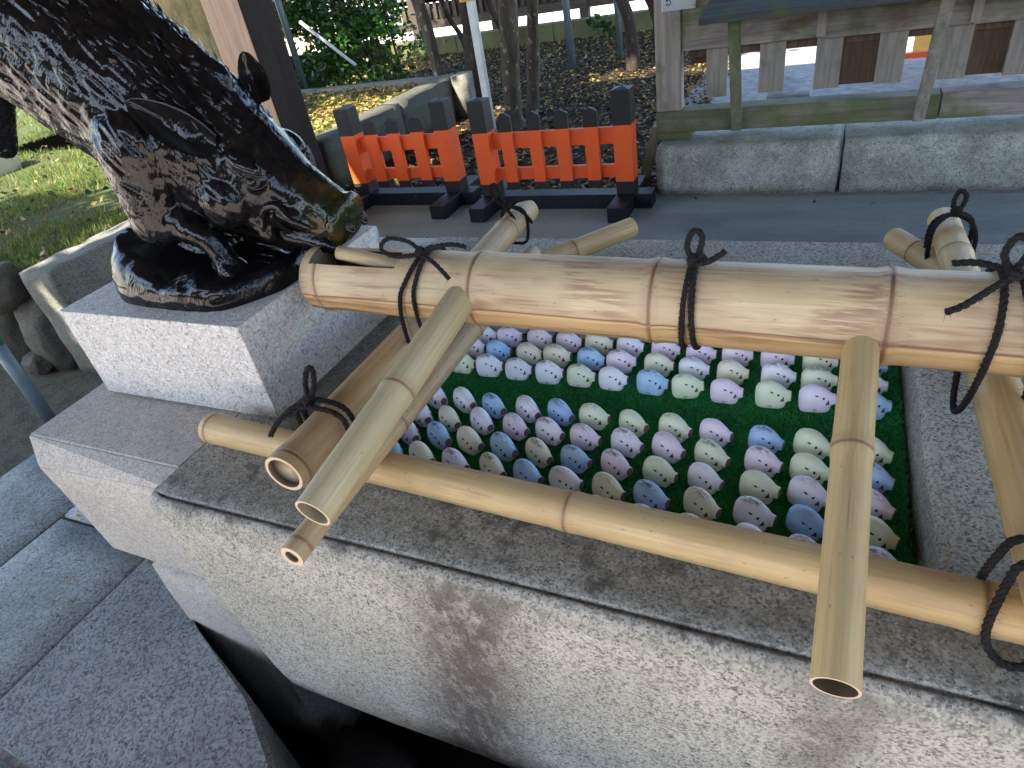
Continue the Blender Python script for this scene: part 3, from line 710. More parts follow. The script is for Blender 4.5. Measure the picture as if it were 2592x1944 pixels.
for i, (x, y, z, a, b, c) in enumerate([(q[0], q[1] + .04, q[2] - .16, q[3], q[4], q[5]) for q in ditch]):
    o = rock('rock', (x, y, z), (a, b, c), 'shaderock', 10 + i)
    tag(o, ('leftmost', 'second', 'third', 'fourth', 'fifth', 'sixth', 'rightmost')[sorted(range(7), key=lambda q: ditch[q][0]).index(i)] + ' from the left of the rocks coloured near-black for shade in the drain below the trough', 'rock', 'dark rocks in the drain in front of the trough')

# ================================================================== TROUGH
tr = empty('stone_trough', (-0.1, 1.24, -0.28)); tag(tr, 'long speckled granite water trough with a rounded front edge, holding the green turf', 'stone trough')
TX0, TX1, TYF, TYB = -1.245, 2.0, 0.572, 1.91
IX0, IX1, IY0, IY1 = -0.955, 0.215, 0.775, 1.60
# front piece with bull-nosed profile extruded along x
prof = [(0.600, RIM), (0.577, RIM), (0.5755, RIM - 0.001), (0.5735, RIM - 0.012), (0.569, RIM - 0.012), (0.566, RIM - 0.003), (0.560, RIM - 0.003), (0.552, RIM - 0.008), (0.545, RIM - 0.018), (0.541, RIM - 0.032), (0.540, RIM - 0.055)]
zz = np.linspace(RIM - 0.09, 0.0, 16)
prof += [(0.541 + 0.02 * ((RIM - 0.09 - z) / (RIM - .09)) ** 1.5, z) for z in zz]
prof += [(0.567, -0.05), (0.58, -0.10), (0.605, -0.15), (0.65, -0.20), (0.72, -0.245), (0.80, -0.28), (0.82, -0.60)]
xs_ = np.linspace(0, 1, 90); V = []; F = []; npf = len(prof)
for t in xs_:
    for (y, z) in prof:
        xl = TX0 + (0.06 * max(0, (RIM - 0.05 - z)) / 0.9); x = xl + (TX1 - xl) * t
        d = noise.noise(Vector((x * 5, y * 5, z * 5))) * 0.0016 + noise.noise(Vector((x * 30, y * 30, z * 30))) * 0.0004
        edge = min(1, t * (TX1 - TX0) / 0.02); rr = (1 - edge) * 0.012
        V.append((x, y + (d if z < RIM - .002 else 0) + rr * (1 if z < RIM - .001 else 0), z + (0 if z < RIM - .002 else 0)))
for i in range(len(xs_) - 1):
    for j in range(npf - 1):
        a = i * npf + j; F.append((a, a + 1, a + npf + 1, a + npf))
# end cap left
c0 = len(V); V.append((TX0 + .02, 0.8, 0.2)); 
cap = [j for j in range(npf)]
for j in range(npf - 1): F.append((c0, j + 1, j))
o = mesh_vf('front_wall', V, F, 'trough', tr); o.location = -Vector(tr.location)
# rim top as a slab with opening (fine grid so that the inner edge is rounded)
bm = bmesh.new()
def ringpts(x0, x1, y0, y1, z): return [(x0, y0, z), (x1, y0, z), (x1, y1, z), (x0, y1, z)]
levels = [(TX0, TX1, 0.600, TYB, RIM), (IX0 - .02, IX1 + .02, IY0 - .02, IY1 + .02, RIM), (IX0 - .010, IX1 + .010, IY0 - .010, IY1 + .010, RIM - .004), (IX0 - .003, IX1 + .003, IY0 - .003, IY1 + .003, RIM - .013), (IX0, IX1, IY0, IY1, RIM - .03), (IX0 + .006, IX1 - .006, IY0 + .006, IY1 - .006, RIM - .2)]
rings = [[bm.verts.new(p) for p in ringpts(*l)] for l in levels]
for a, b in zip(rings[:-1], rings[1:]):
    for i in range(4): j = (i + 1) % 4; bm.faces.new((a[i], a[j], b[j], b[i]))
out = [bm.verts.new(p) for p in ringpts(TX0, TX1, 0.600, TYB, -0.28)]
for i in (1, 2, 3): j = (i + 1) % 4; bm.faces.new((rings[0][j], rings[0][i], out[i], out[j]))
bmesh.ops.subdivide_edges(bm, edges=[e for e in bm.edges if e.calc_length() > .3], cuts=24, use_grid_fill=True)
for v in bm.verts:
    if v.co.z < RIM - 0.002 and IX0 - .03 < v.co.x < IX1 + .03:
        w = noise.noise_vector(v.co * 14) * 0.004; v.co.x += w.x; v.co.y += w.y
bmesh.ops.recalc_face_normals(bm, faces=bm.faces)
o = from_bm('rim', bm, 'trough', tr); o.location = -Vector(tr.location)
# basin floor
V = [(IX0 + .006, IY0 + .006, RIM - .2), (IX1 - .006, IY0 + .006, RIM - .2), (IX1 - .006, IY1 - .006, RIM - .2), (IX0 + .006, IY1 - .006, RIM - .2)]
o = mesh_vf('basin_floor', V, [(0, 1, 2, 3)], 'trough', tr, False); o.location = -Vector(tr.location)
# mossy left rim strip (weathered inlay between pedestal and basin)
stone = stone_piece((-1.115, 0.80, RIM - .01), (-0.972, 1.90, RIM + .003), 'mossrim', tr, 'mossy_rim_strip', 0.003, 0.0006, 0.05, 3)
# turf mat
TZ = 0.556
tm = box('artificial_turf', (IX0 + .012, IY0 + .012, TZ - .1), (IX1 - .012, IY1 - .012, TZ), 'turfbase', None, 0.004)
tag(tm, 'rectangle of dark green artificial turf inside the stone trough, under the ceramic boars', 'artificial turf')
tb = blades(150000, lambda n: RNG.uniform(IX0 + .01, IX1 - .01, n), lambda n: RNG.uniform(IY0 + .01, IY1 - .01, n), lambda x, y: TZ + 0 * x, 0.008, 0.0009, 'turf_pile', 'turf', None, 1.0, tm)
tb.location = -Vector(tm.location); tb['kind'] = 'stuff'

# ---------------- end slab at the left of the trough
sl = empty('granite_end_slab', (-1.5, 1.1, 0.0)); tag(sl, 'thick grey-brown granite slab butting against the left end of the trough, under the pedestal', 'stone slab')
def hexa(name, pts, mat, parent, bevel=0.006, sub=0, smooth=False):
    bm = bmesh.new(); v = [bm.verts.new(p) for p in pts]
    for f in [(0, 3, 2, 1), (4, 5, 6, 7), (0, 1, 5, 4), (1, 2, 6, 5), (2, 3, 7, 6), (3, 0, 4, 7)]: bm.faces.new([v[i] for i in f])
    if bevel: bmesh.ops.bevel(bm, geom=list(bm.edges), offset=bevel, segments=2, affect='EDGES')
    o = from_bm(name, bm, mat, parent, smooth); 
    if parent is not None: o.location = -Vector(parent.location)
    return o
bm = bmesh.new()
yb = 1.62
secs = [[(-1.81, 0.652, 0.645), (-1.745, 0.602, 0.590), (-1.70, 0.592, 0.54), (-1.675, 0.60, 0.30), (-1.62, 0.68, 0.25)], [(-1.252, 0.652, 0.645), (-1.252, 0.602, 0.622), (-1.252, 0.592, 0.58), (-1.252, 0.60, 0.29), (-1.252, 0.68, 0.25)]]
L_ = [bm.verts.new(p) for p in secs[0]]; R_ = [bm.verts.new(p) for p in secs[1]]
for i in range(4): bm.faces.new((L_[i], L_[i + 1], R_[i + 1], R_[i]))
LB = [bm.verts.new((x - (0.02 if i < 2 else 0), yb, z)) for i, (x, y, z) in enumerate(secs[0])]; RB = [bm.verts.new((x, yb, z)) for x, y, z in secs[1]]
for i in range(4): bm.faces.new((L_[i + 1], L_[i], LB[i], LB[i + 1])); bm.faces.new((R_[i], R_[i + 1], RB[i + 1], RB[i]))
bm.faces.new((L_[0], R_[0], RB[0], LB[0])); bm.faces.new((L_[4], LB[4], RB[4], R_[4]))
bmesh.ops.recalc_face_normals(bm, faces=bm.faces)
bmesh.ops.bevel(bm, geom=[e for e in bm.edges if e.calc_length() > .1], offset=0.004, segments=2, affect='EDGES')
o = from_bm('slab_top', bm, 'slab', sl); o.location = -Vector(sl.location)
o = from_bm('slab_base', rough_box_bm((-1.565, 0.605, -0.6), (-1.25, 1.6, 0.262), .1, .002, .01, 4), 'slab', sl, True); o.location = -Vector(sl.location)

# ---------------- pedestal
pd = from_bm('granite_pedestal', box_bm((-0.31, -0.275, 0), (0.31, 0.275, 0.254), 0.003), 'pedestal', None); pd.location = (-1.43, 1.125, RIM + .001)
tag(pd, 'pinkish white speckled granite block with sharp edges, carrying the black boar statue', 'pedestal')

# ================================================================== BOAR STATUE
def boar():
    root = empty('boar_statue', (-1.40, 1.12, 0.905)); tag(root, 'glossy black bronze boar bending its snout to the bamboo flume, on a rock base', 'statue')
    YC = 1.12
    t0 = bmesh.new(); bmesh.ops.create_icosphere(t0, subdivisions=3, radius=1.0); SV = np.array([v.co[:] for v in t0.verts]); SF = np.array([[v.index for v in f.verts] for f in t0.faces]); t0.free()
    AV = []; AF = []
    def ell(bm, c, r, rot=None, sub=3):
        m = np.array(rot) if rot is not None else np.eye(3)
        AF.append(SF + len(AV) * len(SV)); AV.append((SV * np.array(r)) @ m.T + np.array(c))
    def cap(bm, a, ra, b, rb, sq=1.0, n=None):
        a = Vector(a); b = Vector(b); n = n or max(3, int((b - a).length / (0.3 * min(ra, rb))) + 2)
        for i in range(n):
            t = i / (n - 1); c = a.lerp(b, t); r = ra + (rb - ra) * t; ell(bm, c, (r, r * sq, r))
    bm = bmesh.new()
    Y = YC
    # torso, neck, head, snout   (x, y, z), radius, y squash
    cap(bm, (-2.26, Y, 1.90), .235, (-1.66, Y, 1.51), .212, .80)
    cap(bm, (-1.66, Y, 1.51), .212, (-1.435, Y, 1.325), .196, .80)
    cap(bm, (-1.44, Y, 1.325), .198, (-1.30, Y, 1.22), .178, .76)
    cap(bm, (-1.39, Y, 1.20), .115, (-1.385, Y, 1.10), .085, 1.0)       # chest
    cap(bm, (-1.30, Y, 1.215), .175, (-1.20, Y, 1.15), .140, .76)       # head
    cap(bm, (-1.20, Y, 1.15), .138, (-1.11, Y, 1.112), .092, .78)
    cap(bm, (-1.11, Y, 1.112), .090, (-1.035, Y, 1.076), .066, .84)
    cap(bm, (-1.035, Y, 1.074), .065, (-.985, Y, 1.050), .056, .95)
    cap(bm, (-1.30, Y, 1.12), .11, (-1.22, Y, 1.07), .085, .8)         # jowl
    cap(bm, (-1.22, Y, 1.052), .062, (-1.13, Y, 1.005), .040, 1.0)     # lower jaw
    cap(bm, (-1.13, Y, 1.005), .038, (-1.02, Y, .972), .017, 1.0)
    ell(bm, (-0.968, Y, 1.043), (.030, .064, .064), Matrix.Rotation(math.radians(24), 3, 'Y'))   # snout disc
    # crest along the back of the neck
    cap(bm, (-1.48, Y, 1.575), .05, (-1.20, Y, 1.345), .045, .5)
    for s in (-1, 1):
        ell(bm, (-1.125, Y + s * .080, 1.198), (.045, .022, .020), Matrix.Rotation(math.radians(32), 3, 'Y'))    # brow
        ell(bm, (-1.112, Y + s * .080, 1.160), (.026, .016, .024))
        ell(bm, (-1.215, Y + s * .088, 1.12), (.075, .045, .065))                                             # cheek
        cap(bm, (-1.165, Y + s * .068, 1.085), .030, (-1.145, Y + s * .064, 1.03), .022)                         # fold behind the mouth
        cap(bm, (-1.115, Y + s * .058, 1.098), .020, (-1.055, Y + s * .058, 1.068), .024)                        # lip bulge
        cap(bm, (-1.055, Y + s * .055, 1.065), .022, (-1.01, Y + s * .045, 1.035), .018)
    def leg(s, dx, dz=0):
        yo = Y + s * .118
        cap(bm, (-1.385 + dx, yo - s * .02, 1.25), .105, (-1.405 + dx, yo, 1.10), .074, .8)
        cap(bm, (-1.415 + dx, yo, 1.085), .066, (-1.35 + dx, yo, 1.09 + dz), .046, .9)
        cap(bm, (-1.37 + dx, yo, 1.092 + dz), .042, (-1.28 + dx, yo, 1.045), .030)
        cap(bm, (-1.28 + dx, yo, 1.045), .030, (-1.247 + dx, yo, .975), .026)
        for t in (-1, 1): cap(bm, (-1.247 + dx, yo + t * .012, .968), .024, (-1.20 + dx, yo + t * .018, .928), .020)
        cap(bm, (-1.285 + dx, yo, .985), .012, (-1.300 + dx, yo - .004, .955), .009)
    leg(-1, 0.0); leg(1, 0.05, .01)
    for s in (-1, 1):
        cap(bm, (-2.36, Y + s * .12, 1.80), .19, (-2.12, Y + s * .12, 1.50), .12, .8)
        cap(bm, (-2.12, Y + s * .13, 1.50), .085, (-2.20, Y + s * .13, 1.36), .05)
        cap(bm, (-2.20, Y + s * .13, 1.36), .045, (-2.30, Y + s * .13, 1.22), .035)
    cap(bm, (-1.52, Y + .03, 1.08), .09, (-1.44, Y + .03, .95), .13, 1.0)
    bm.free(); me = bpy.data.meshes.new('tmp'); me.from_pydata(np.concatenate(AV).tolist(), [], np.concatenate(AF).tolist()); me.update()
    o = bpy.data.objects.new('tmp', me); COL.objects.link(o)
    md = o.modifiers.new('r', 'REMESH'); md.mode = 'VOXEL'; md.voxel_size = 0.0052; md.use_smooth_shade = True
    ms = o.modifiers.new('s', 'SMOOTH'); ms.factor = 0.5; ms.iterations = 8
    dg = bpy.context.evaluated_depsgraph_get(); ev = o.evaluated_get(dg); me2 = bpy.data.meshes.new_from_object(ev)
    bpy.data.objects.remove(o)
    n = len(me2.vertices); co = np.zeros(n * 3); me2.vertices.foreach_get("co", co); co = co.reshape(-1, 3); no = np.zeros(n * 3); me2.vertices.foreach_get("normal", no); no = no.reshape(-1, 3)
    d = Vector((-.62, 0, .78)); e = Vector((.78, 0, .62))
    out = np.empty_like(co); pat = np.zeros(n)
    for i in range(n):
        p = Vector(co[i]); u = p.dot(d); w = p.dot(e); y = p.y - Y
        # mane strength: upper neck and shoulders
        back = min(1.0, max(0.0, (w - (-0.14)) / 0.14)); 
        head = min(1.0, max(0.0, (p.x + 1.22) / 0.10))
        legm = 1.0 if p.z < 1.12 and p.x < -1.2 else 0.0
        mane = back * (1 - head)
        wav = 0.05 * noise.noise(Vector((u * 5, y * 5, w * 5)))
        q = Vector((u * 4.5 , (y + wav) * 44, (w + wav) * 44)); nz = noise.noise(q)
        h = mane * 0.020 * (abs(nz) * -2.2 + 0.55)
        q2 = Vector((u * 13 + 5, (y + wav) * 72, (w + wav) * 72)); h += (0.0036 * (1 - head) * (1 - .6 * legm) + .0014) * (.5 - 1.6 * abs(noise.noise(q2)))
        h += 0.003 * noise.noise(p * 12)
        # skin folds at the mouth corner
        out[i] = co[i] + no[i] * h
        pat[i] = min(1, max(0, (p.x + 1.05) / 0.07)) * 0.95 + 0.5 * min(1, max(0, (p.x + 1.2) / .15)) * (1 if w > -0.02 + (p.x + 1.2) * -.3 else 0)
    me2.vertices.foreach_set("co", out.reshape(-1)); me2.polygons.foreach_set("use_smooth", [True] * len(me2.polygons))
    at = me2.attributes.new("patina", 'FLOAT', 'POINT'); at.data.foreach_set("value", np.clip(pat, 0, 1)); me2.update()
    me2.name = 'body'
    body = link_mesh('body', me2, 'boar', root); body.location = -Vector(root.location)
    bv = BVHTree.FromPolygons([Vector(c) for c in out], [tuple(p.vertices) for p in me2.polygons])
    def surf(x, z, s, lift=0.0):
        h = bv.ray_cast(Vector((x, Y + s * .5, z)), Vector((0, -s, 0))); y = h[0].y if h[0] is not None else Y + s * .07
        return Vector((x, y + s * lift, z))
    # ears
    def ear(base, tip, width, nrm, name='ear'):
        base = Vector(base); tip = Vector(tip); ax = (tip - base); L = ax.length; ax.normalize(); nrm = Vector(nrm); nrm = (nrm - ax * nrm.dot(ax)).normalized(); sd = ax.cross(nrm)
        V = []; F = []; nu, nv = 14, 12
        for layer in (0, 1):
            for i in range(nu + 1):
                t = i / nu; w = width * (math.sin(PI * min(1, (t * .86 + .14))) ** .62) * (1 - .12 * t)
                for j in range(nv + 1):
                    s = j / nv * 2 - 1; cup = abs(s) ** 1.6 * w * 1.05 - .016 * math.sin(PI * t)
                    th = (0.0085 if layer == 0 else 0.0) * (1 - .4 * t)
                    V.append(base + ax * (t * L) + sd * (s * w) + nrm * (cup - th + .004 * noise.noise(Vector((t * 6, s * 3, 1)))))
        m_ = (nu + 1) * (nv + 1)
        for i in range(nu):
            for j in range(nv):
                a = i * (nv + 1) + j; F.append((a, a + nv + 1, a + nv + 2, a + 1)); a += m_; F.append((a, a + 1, a + nv + 2, a + nv + 1))
        for i in range(nu):
            for j in (0, nv):
                a = i * (nv + 1) + j; b = a + nv + 1; F.append((a, b, b + m_, a + m_))
        for j in range(nv): a = nu * (nv + 1) + j; F.append((a, a + 1, a + 1 + m_, a + m_))
        o = mesh_vf(name, V, F, 'boar_smooth', root); o.location = -Vector(root.location)
    ear((-1.165, Y - .095, 1.240), (-1.300, Y - .150, 1.352), .042, (.30, -.85, .35))
    ear((-1.172, Y + .080, 1.285), (-1.196, Y + .105, 1.388), .032, (.75, -.5, .1))
    # eyes: ball and concentric lids
    for s in (-1, 1):
        c = surf(-1.103, 1.163, s, .001); V = []; F = []
        nrm = Vector((.30, s * .95, .10)).normalized(); ex = Vector((.84, 0, -.45)); ex = (ex - nrm * ex.dot(nrm)).normalized(); ey = nrm.cross(ex)
        for r_, tr_ in ((.0185, .0028), (.0125, .0026)):
            pts = [surf(q.x, q.z, s, .0005) for q in [c + ex * math.cos(a) * r_ * 1.2 + ey * math.sin(a) * r_ * .85 for a in np.linspace(0, 2 * PI, 25)]]
            v, f = tube_pts(pts, tr_, 6, False); b = len(V); V += v; F += [tuple(x + b for x in q) for q in f]
        o = mesh_vf('eyelid', V, F, 'boar_smooth', root); o.location = -Vector(root.location)
        bm = bmesh.new(); bmesh.ops.create_icosphere(bm, subdivisions=3, radius=.0105); o = from_bm('eye', bm, 'boar_smooth', root, True); o.location = c - Vector(root.location) - nrm * .002
    # lip fold, tusk
    for s in (-1, 1):
        yy = lambda d: Y + s * d
        pts = [surf(q.x, q.z, s, .001) for q in catmull([(-1.137, 0, 1.045), (-1.132, 0, 1.073), (-1.110, 0, 1.098), (-1.085, 0, 1.103), (-1.064, 0, 1.090), (-1.046, 0, 1.068), (-1.015, 0, 1.045)], 6)]
        v, f = tube_pts(pts, [.009 * math.sin(PI * (i + 1) / (len(pts) + 1)) ** .5 + .001 for i in range(len(pts))], 8); o = mesh_vf('lip_fold', v, f, 'boar_smooth', root); o.location = -Vector(root.location)
        pts = [surf(q.x, q.z, s, .003) for q in catmull([(-1.108, 0, 1.030), (-1.106, 0, 1.048), (-1.100, 0, 1.072), (-1.094, 0, 1.088)], 5)]
        v, f = tube_pts(pts, [.0115 * (1 - i / len(pts)) ** .6 + .001 for i in range(len(pts))], 10); o = mesh_vf('tusk', v, f, 'boar_smooth', root); o.location = -Vector(root.location)
    # nostrils
    for s in (-1, 1):
        c = Vector((-0.9405, Y + s * .026, 1.034)); pts = [c + Vector((-.004 * math.sin(a), math.cos(a) * .0105, math.sin(a) * .013)) for a in np.linspace(0, 2 * PI, 21)]
        v, f = tube_pts(pts, .0040, 6, False); o = mesh_vf('nostril', v, f, 'boar', root); o.location = -Vector(root.location)
        bm = bmesh.new(); bmesh.ops.create_uvsphere(bm, u_segments=12, v_segments=8, radius=.0098); o = from_bm('nostril_hole', bm, 'ink', root, True); o.location = c - Vector(root.location) + Vector((-.002, 0, 0))
    # rock base
    bm = bmesh.new()
    outl = [(-1.60, 1.06), (-1.605, .965), (-1.585, .925), (-1.52, .905), (-1.42, .898), (-1.30, .896), (-1.215, .915), (-1.16, .975), (-1.128, 1.05), (-1.135, 1.20), (-1.17, 1.31), (-1.30, 1.36), (-1.48, 1.35), (-1.58, 1.25)]
    pts = catmull([(x, y, 0) for x, y in outl], 5, True); m_ = len(pts); cx, cy = -1.40, 1.12
    rows_ = []
    for (s, h) in ((1.0, 0.0), (1.008, .012), (1.0, .035), (.975, .050), (.93, .056), (.80, .060), (.6, .066), (.35, .075), (.1, .08)):
        row = []
        for p in pts:
            x = cx + (p.x - cx) * s; y = cy + (p.y - cy) * s; hh = h
            if h > .03:
                lf = min(1, max(0, (-1.38 - x) / .2)); hh += lf * (.10 if s < .9 else .045 * (1 - s) / .07 if s < 1 else 0) + .008 * noise.noise(Vector((x * 14, y * 22, 1)))
            else: x += .004 * noise.noise(Vector((x * 20, y * 20, h * 40))); y += .004 * noise.noise(Vector((x * 25, 3, h * 60)))
            row.append(bm.verts.new((x, y, .906 + hh)))
        rows_.append(row)
    for a, b in zip(rows_[:-1], rows_[1:]):
        for i in range(m_): j = (i + 1) % m_; bm.faces.new((a[i], a[j], b[j], b[i]))
    bm.faces.new(rows_[-1])
    bmesh.ops.subdivide_edges(bm, edges=bm.edges[:], cuts=2, use_grid_fill=True)
    for v in bm.verts:
        if v.co.z > .915: v.co.z += .005 * noise.noise(Vector((v.co.x * 30, v.co.y * 70, 0))); v.co.y += .003 * noise.noise(Vector((v.co.x * 18, 0, v.co.z * 160)))
    o = from_bm('rock_base', bm, 'boar', root, True); o.location = -Vector(root.location)
    # bristle tufts: long thin ridges following the neck
    V = []; F = []
    for i in range(520):
        t = random.random(); base = Vector((-1.50 + .42 * t, Y + random.uniform(-.17, .10), 1.62 - .36 * t))
        hit = bv.find_nearest(base)
        if hit[0] is None: continue
        p, nr, _, _ = hit
        dr = (Vector((-.62, 0, .78)) - nr * Vector((-.62, 0, .78)).dot(nr)); dr = (dr + Vector((0, random.uniform(-.25, .25), 0))).normalized(); sd_ = dr.cross(nr).normalized(); L = random.uniform(.02, .045); w = random.uniform(.003, .006); hgt = random.uniform(.001, .003)
        b = len(V); V += [p - nr * .004, p + dr * L * .5 - sd_ * w + nr * .0, p + dr * L * .45 + nr * hgt, p + dr * L * .5 + sd_ * w, p + dr * L + nr * (hgt * .9)]
        F += [(b, b + 1, b + 2), (b, b + 2, b + 3), (b + 1, b + 4, b + 2), (b + 2, b + 4, b + 3)]
    o = mesh_vf('mane', V, F, 'boar', root, True); o.location = -Vector(root.location); o['kind'] = 'stuff'
    at = o.data.attributes.new("patina", 'FLOAT', 'POINT')
    return root
boar()

# ================================================================== BAMBOO
BIG0 = (-1.062, 1.08, 0.913); BIG1 = (0.95, 1.08, 0.872)
bigL = (Vector(BIG1) - Vector(BIG0)).length
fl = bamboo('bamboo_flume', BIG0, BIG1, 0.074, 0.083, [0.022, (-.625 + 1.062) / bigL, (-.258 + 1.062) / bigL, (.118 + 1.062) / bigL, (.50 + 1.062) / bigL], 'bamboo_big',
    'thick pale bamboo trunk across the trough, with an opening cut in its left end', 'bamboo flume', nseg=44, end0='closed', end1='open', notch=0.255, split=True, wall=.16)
GP = 'bamboo poles carrying the flume over the trough'
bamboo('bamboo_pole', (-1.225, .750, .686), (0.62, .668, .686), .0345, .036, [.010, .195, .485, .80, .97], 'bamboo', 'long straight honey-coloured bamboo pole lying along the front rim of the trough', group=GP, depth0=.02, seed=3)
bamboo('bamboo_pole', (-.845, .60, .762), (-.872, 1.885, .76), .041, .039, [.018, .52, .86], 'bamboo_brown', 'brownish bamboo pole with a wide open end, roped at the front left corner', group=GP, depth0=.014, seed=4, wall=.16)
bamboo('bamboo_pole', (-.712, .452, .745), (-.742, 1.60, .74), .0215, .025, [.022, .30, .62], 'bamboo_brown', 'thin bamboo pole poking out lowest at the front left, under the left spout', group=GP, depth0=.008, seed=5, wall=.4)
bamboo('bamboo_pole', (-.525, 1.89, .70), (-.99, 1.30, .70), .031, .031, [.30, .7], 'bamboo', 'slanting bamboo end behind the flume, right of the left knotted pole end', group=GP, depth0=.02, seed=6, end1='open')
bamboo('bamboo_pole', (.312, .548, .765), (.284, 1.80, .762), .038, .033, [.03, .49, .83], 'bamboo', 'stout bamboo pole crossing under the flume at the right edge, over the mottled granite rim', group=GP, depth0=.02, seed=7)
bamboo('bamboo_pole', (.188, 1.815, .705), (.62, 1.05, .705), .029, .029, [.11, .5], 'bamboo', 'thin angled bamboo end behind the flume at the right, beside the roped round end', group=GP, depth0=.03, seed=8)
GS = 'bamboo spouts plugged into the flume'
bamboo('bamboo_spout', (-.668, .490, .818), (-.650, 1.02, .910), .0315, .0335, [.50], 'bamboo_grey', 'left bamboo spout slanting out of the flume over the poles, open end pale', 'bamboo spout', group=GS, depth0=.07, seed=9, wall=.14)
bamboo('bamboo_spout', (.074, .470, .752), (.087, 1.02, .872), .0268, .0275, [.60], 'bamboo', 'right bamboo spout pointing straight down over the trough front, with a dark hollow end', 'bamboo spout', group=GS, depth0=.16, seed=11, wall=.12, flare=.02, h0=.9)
bamboo('bamboo_pipe', (-.965, 1.060, .988), (-.80, 1.075, .948), .0155, .0165, [], 'bamboo_brown', 'short thin bamboo tube lying in the flume opening under the snout', 'bamboo pipe', group=None, end0='closed', depth0=.01, seed=12)

# ---------------- ropes
def ringpath(x0, x1, yc, zc, r, zlow=None, n=18, x_t=None):
    pts = []
    for i in range(n):
        a = 2 * PI * i / n; y = yc - math.sin(a) * r; z = zc + math.cos(a) * r; f = (1 - math.cos(a)) / 2
        if zlow is not None and math.cos(a) < 0: z = zc + math.cos(a) * (zc - zlow); y = yc - math.sin(a) * r * (1 - .25 * -math.cos(a))
        pts.append((x0 + (x1 - x0) * f, y, z))
    return pts
RR = .0045
zb = .908
rope('black rope tied in a bow round the left end of the flume, by the opening', [
    ('turn', ringpath(-.748, -.835, 1.08, zb, .0808, .715), True), ('turn', ringpath(-.735, -.775, 1.08, zb, .0808, .715), True),
    ('loop', [(-.740, 1.055, .997), (-.775, 1.06, 1.018), (-.822, 1.06, 1.022), (-.838, 1.05, 1.004), (-.800, 1.04, .992), (-.745, 1.045, .995)], False),
    ('tail', [(-.740, 1.05, 1.0), (-.700, 1.05, 1.012), (-.665, 1.06, 1.012), (-.642, 1.07, 1.002)], False),
    ('tail', [(-.735, 1.04, .996), (-.700, 1.02, .995), (-.668, 1.005, .978), (-.655, 1.0, .965)], False)], RR, knot=(-.738, 1.045, 1.002))
rope('black rope wound twice round the middle of the flume with a small upright loop', [
    ('turn', ringpath(-.193, -.203, 1.08, .898, .0838), True), ('turn', ringpath(-.184, -.178, 1.08, .898, .0838), True),
    ('loop', [(-.188, 1.06, .99), (-.200, 1.062, 1.015), (-.190, 1.065, 1.043), (-.175, 1.065, 1.035), (-.178, 1.06, 1.01), (-.186, 1.055, .99)], False),
    ('tail', [(-.186, 1.05, .990), (-.165, 1.045, .995), (-.145, 1.05, 1.005), (-.135, 1.055, 1.012)], False)], .0052, knot=(-.188, 1.052, .994))
rope('black rope knotted on top of the flume at the right edge, ends splayed', [
    ('turn', ringpath(.262, .250, 1.08, .888, .0865, .715), True), ('turn', ringpath(.285, .335, 1.08, .888, .0865, .705), True),
    ('loop', [(.268, 1.06, .985), (.255, 1.068, 1.01), (.268, 1.075, 1.035), (.285, 1.07, 1.02), (.272, 1.058, .99)], False),
    ('tail', [(.262, 1.045, .982), (.235, 1.015, .975), (.205, .992, .962), (.185, .985, .955)], False),
    ('tail', [(.262, 1.075, .982), (.23, 1.09, .985), (.20, 1.10, .978)], False)], .0052, knot=(.268, 1.05, .984))
rope('black rope knot at the front left crossing of the poles, with a stiff upright loop', [
    ('turn', [(-.90, .725, .77), (-.892, .722, .81), (-.86, .72, .825), (-.80, .728, .812), (-.785, .73, .77), (-.80, .72, .68), (-.85, .715, .652), (-.895, .72, .68)], True),
    ('turn', [(-.90, .745, .765), (-.89, .742, .812), (-.855, .742, .828), (-.80, .75, .812), (-.782, .75, .77), (-.80, .76, .68), (-.85, .765, .652), (-.895, .76, .68)], True),
    ('loop', [(-.86, .735, .828), (-.872, .75, .855), (-.868, .765, .882), (-.852, .762, .885), (-.848, .748, .858), (-.858, .732, .83)], False),
    ('tail', [(-.862, .73, .83), (-.892, .71, .822), (-.918, .688, .800), (-.932, .672, .778)], False)], .0052, knot=(-.860, .732, .832))
rope('black rope lashing the stout pole to the front pole at the right edge', [
    ('turn', [(.255, .655, .77), (.265, .66, .803), (.307, .662, .810), (.345, .66, .80), (.355, .66, .74), (.32, .63, .68), (.275, .622, .658), (.248, .635, .69)], True),
    ('turn', [(.252, .70, .77), (.265, .70, .803), (.307, .70, .810), (.345, .70, .80), (.355, .71, .74), (.32, .73, .68), (.275, .72, .66), (.248, .71, .70)], True)], .0052, knot=(.318, .665, .806))
rope('black rope knot with splayed ends on the pole end behind the flume, left', [
    ('turn', [(-.915, 1.78, .762), (-.905, 1.78, .80), (-.872, 1.78, .812), (-.838, 1.78, .80), (-.828, 1.78, .762), (-.84, 1.78, .70), (-.872, 1.78, .69), (-.905, 1.78, .70)], True),
    ('loop', [(-.895, 1.775, .808), (-.93, 1.79, .83), (-.955, 1.81, .86), (-.94, 1.82, .87), (-.91, 1.79, .84), (-.892, 1.775, .812)], False),
    ('tail', [(-.89, 1.77, .812), (-.85, 1.78, .83), (-.81, 1.80, .83), (-.79, 1.81, .815)], False),
    ('tail', [(-.89, 1.77, .812), (-.86, 1.755, .82), (-.82, 1.745, .805), (-.795, 1.74, .775)], False),
    ('tail', [(-.89, 1.77, .812), (-.87, 1.745, .81), (-.845, 1.73, .785), (-.835, 1.725, .755)], False)], .0048, knot=(-.892, 1.775, .815))
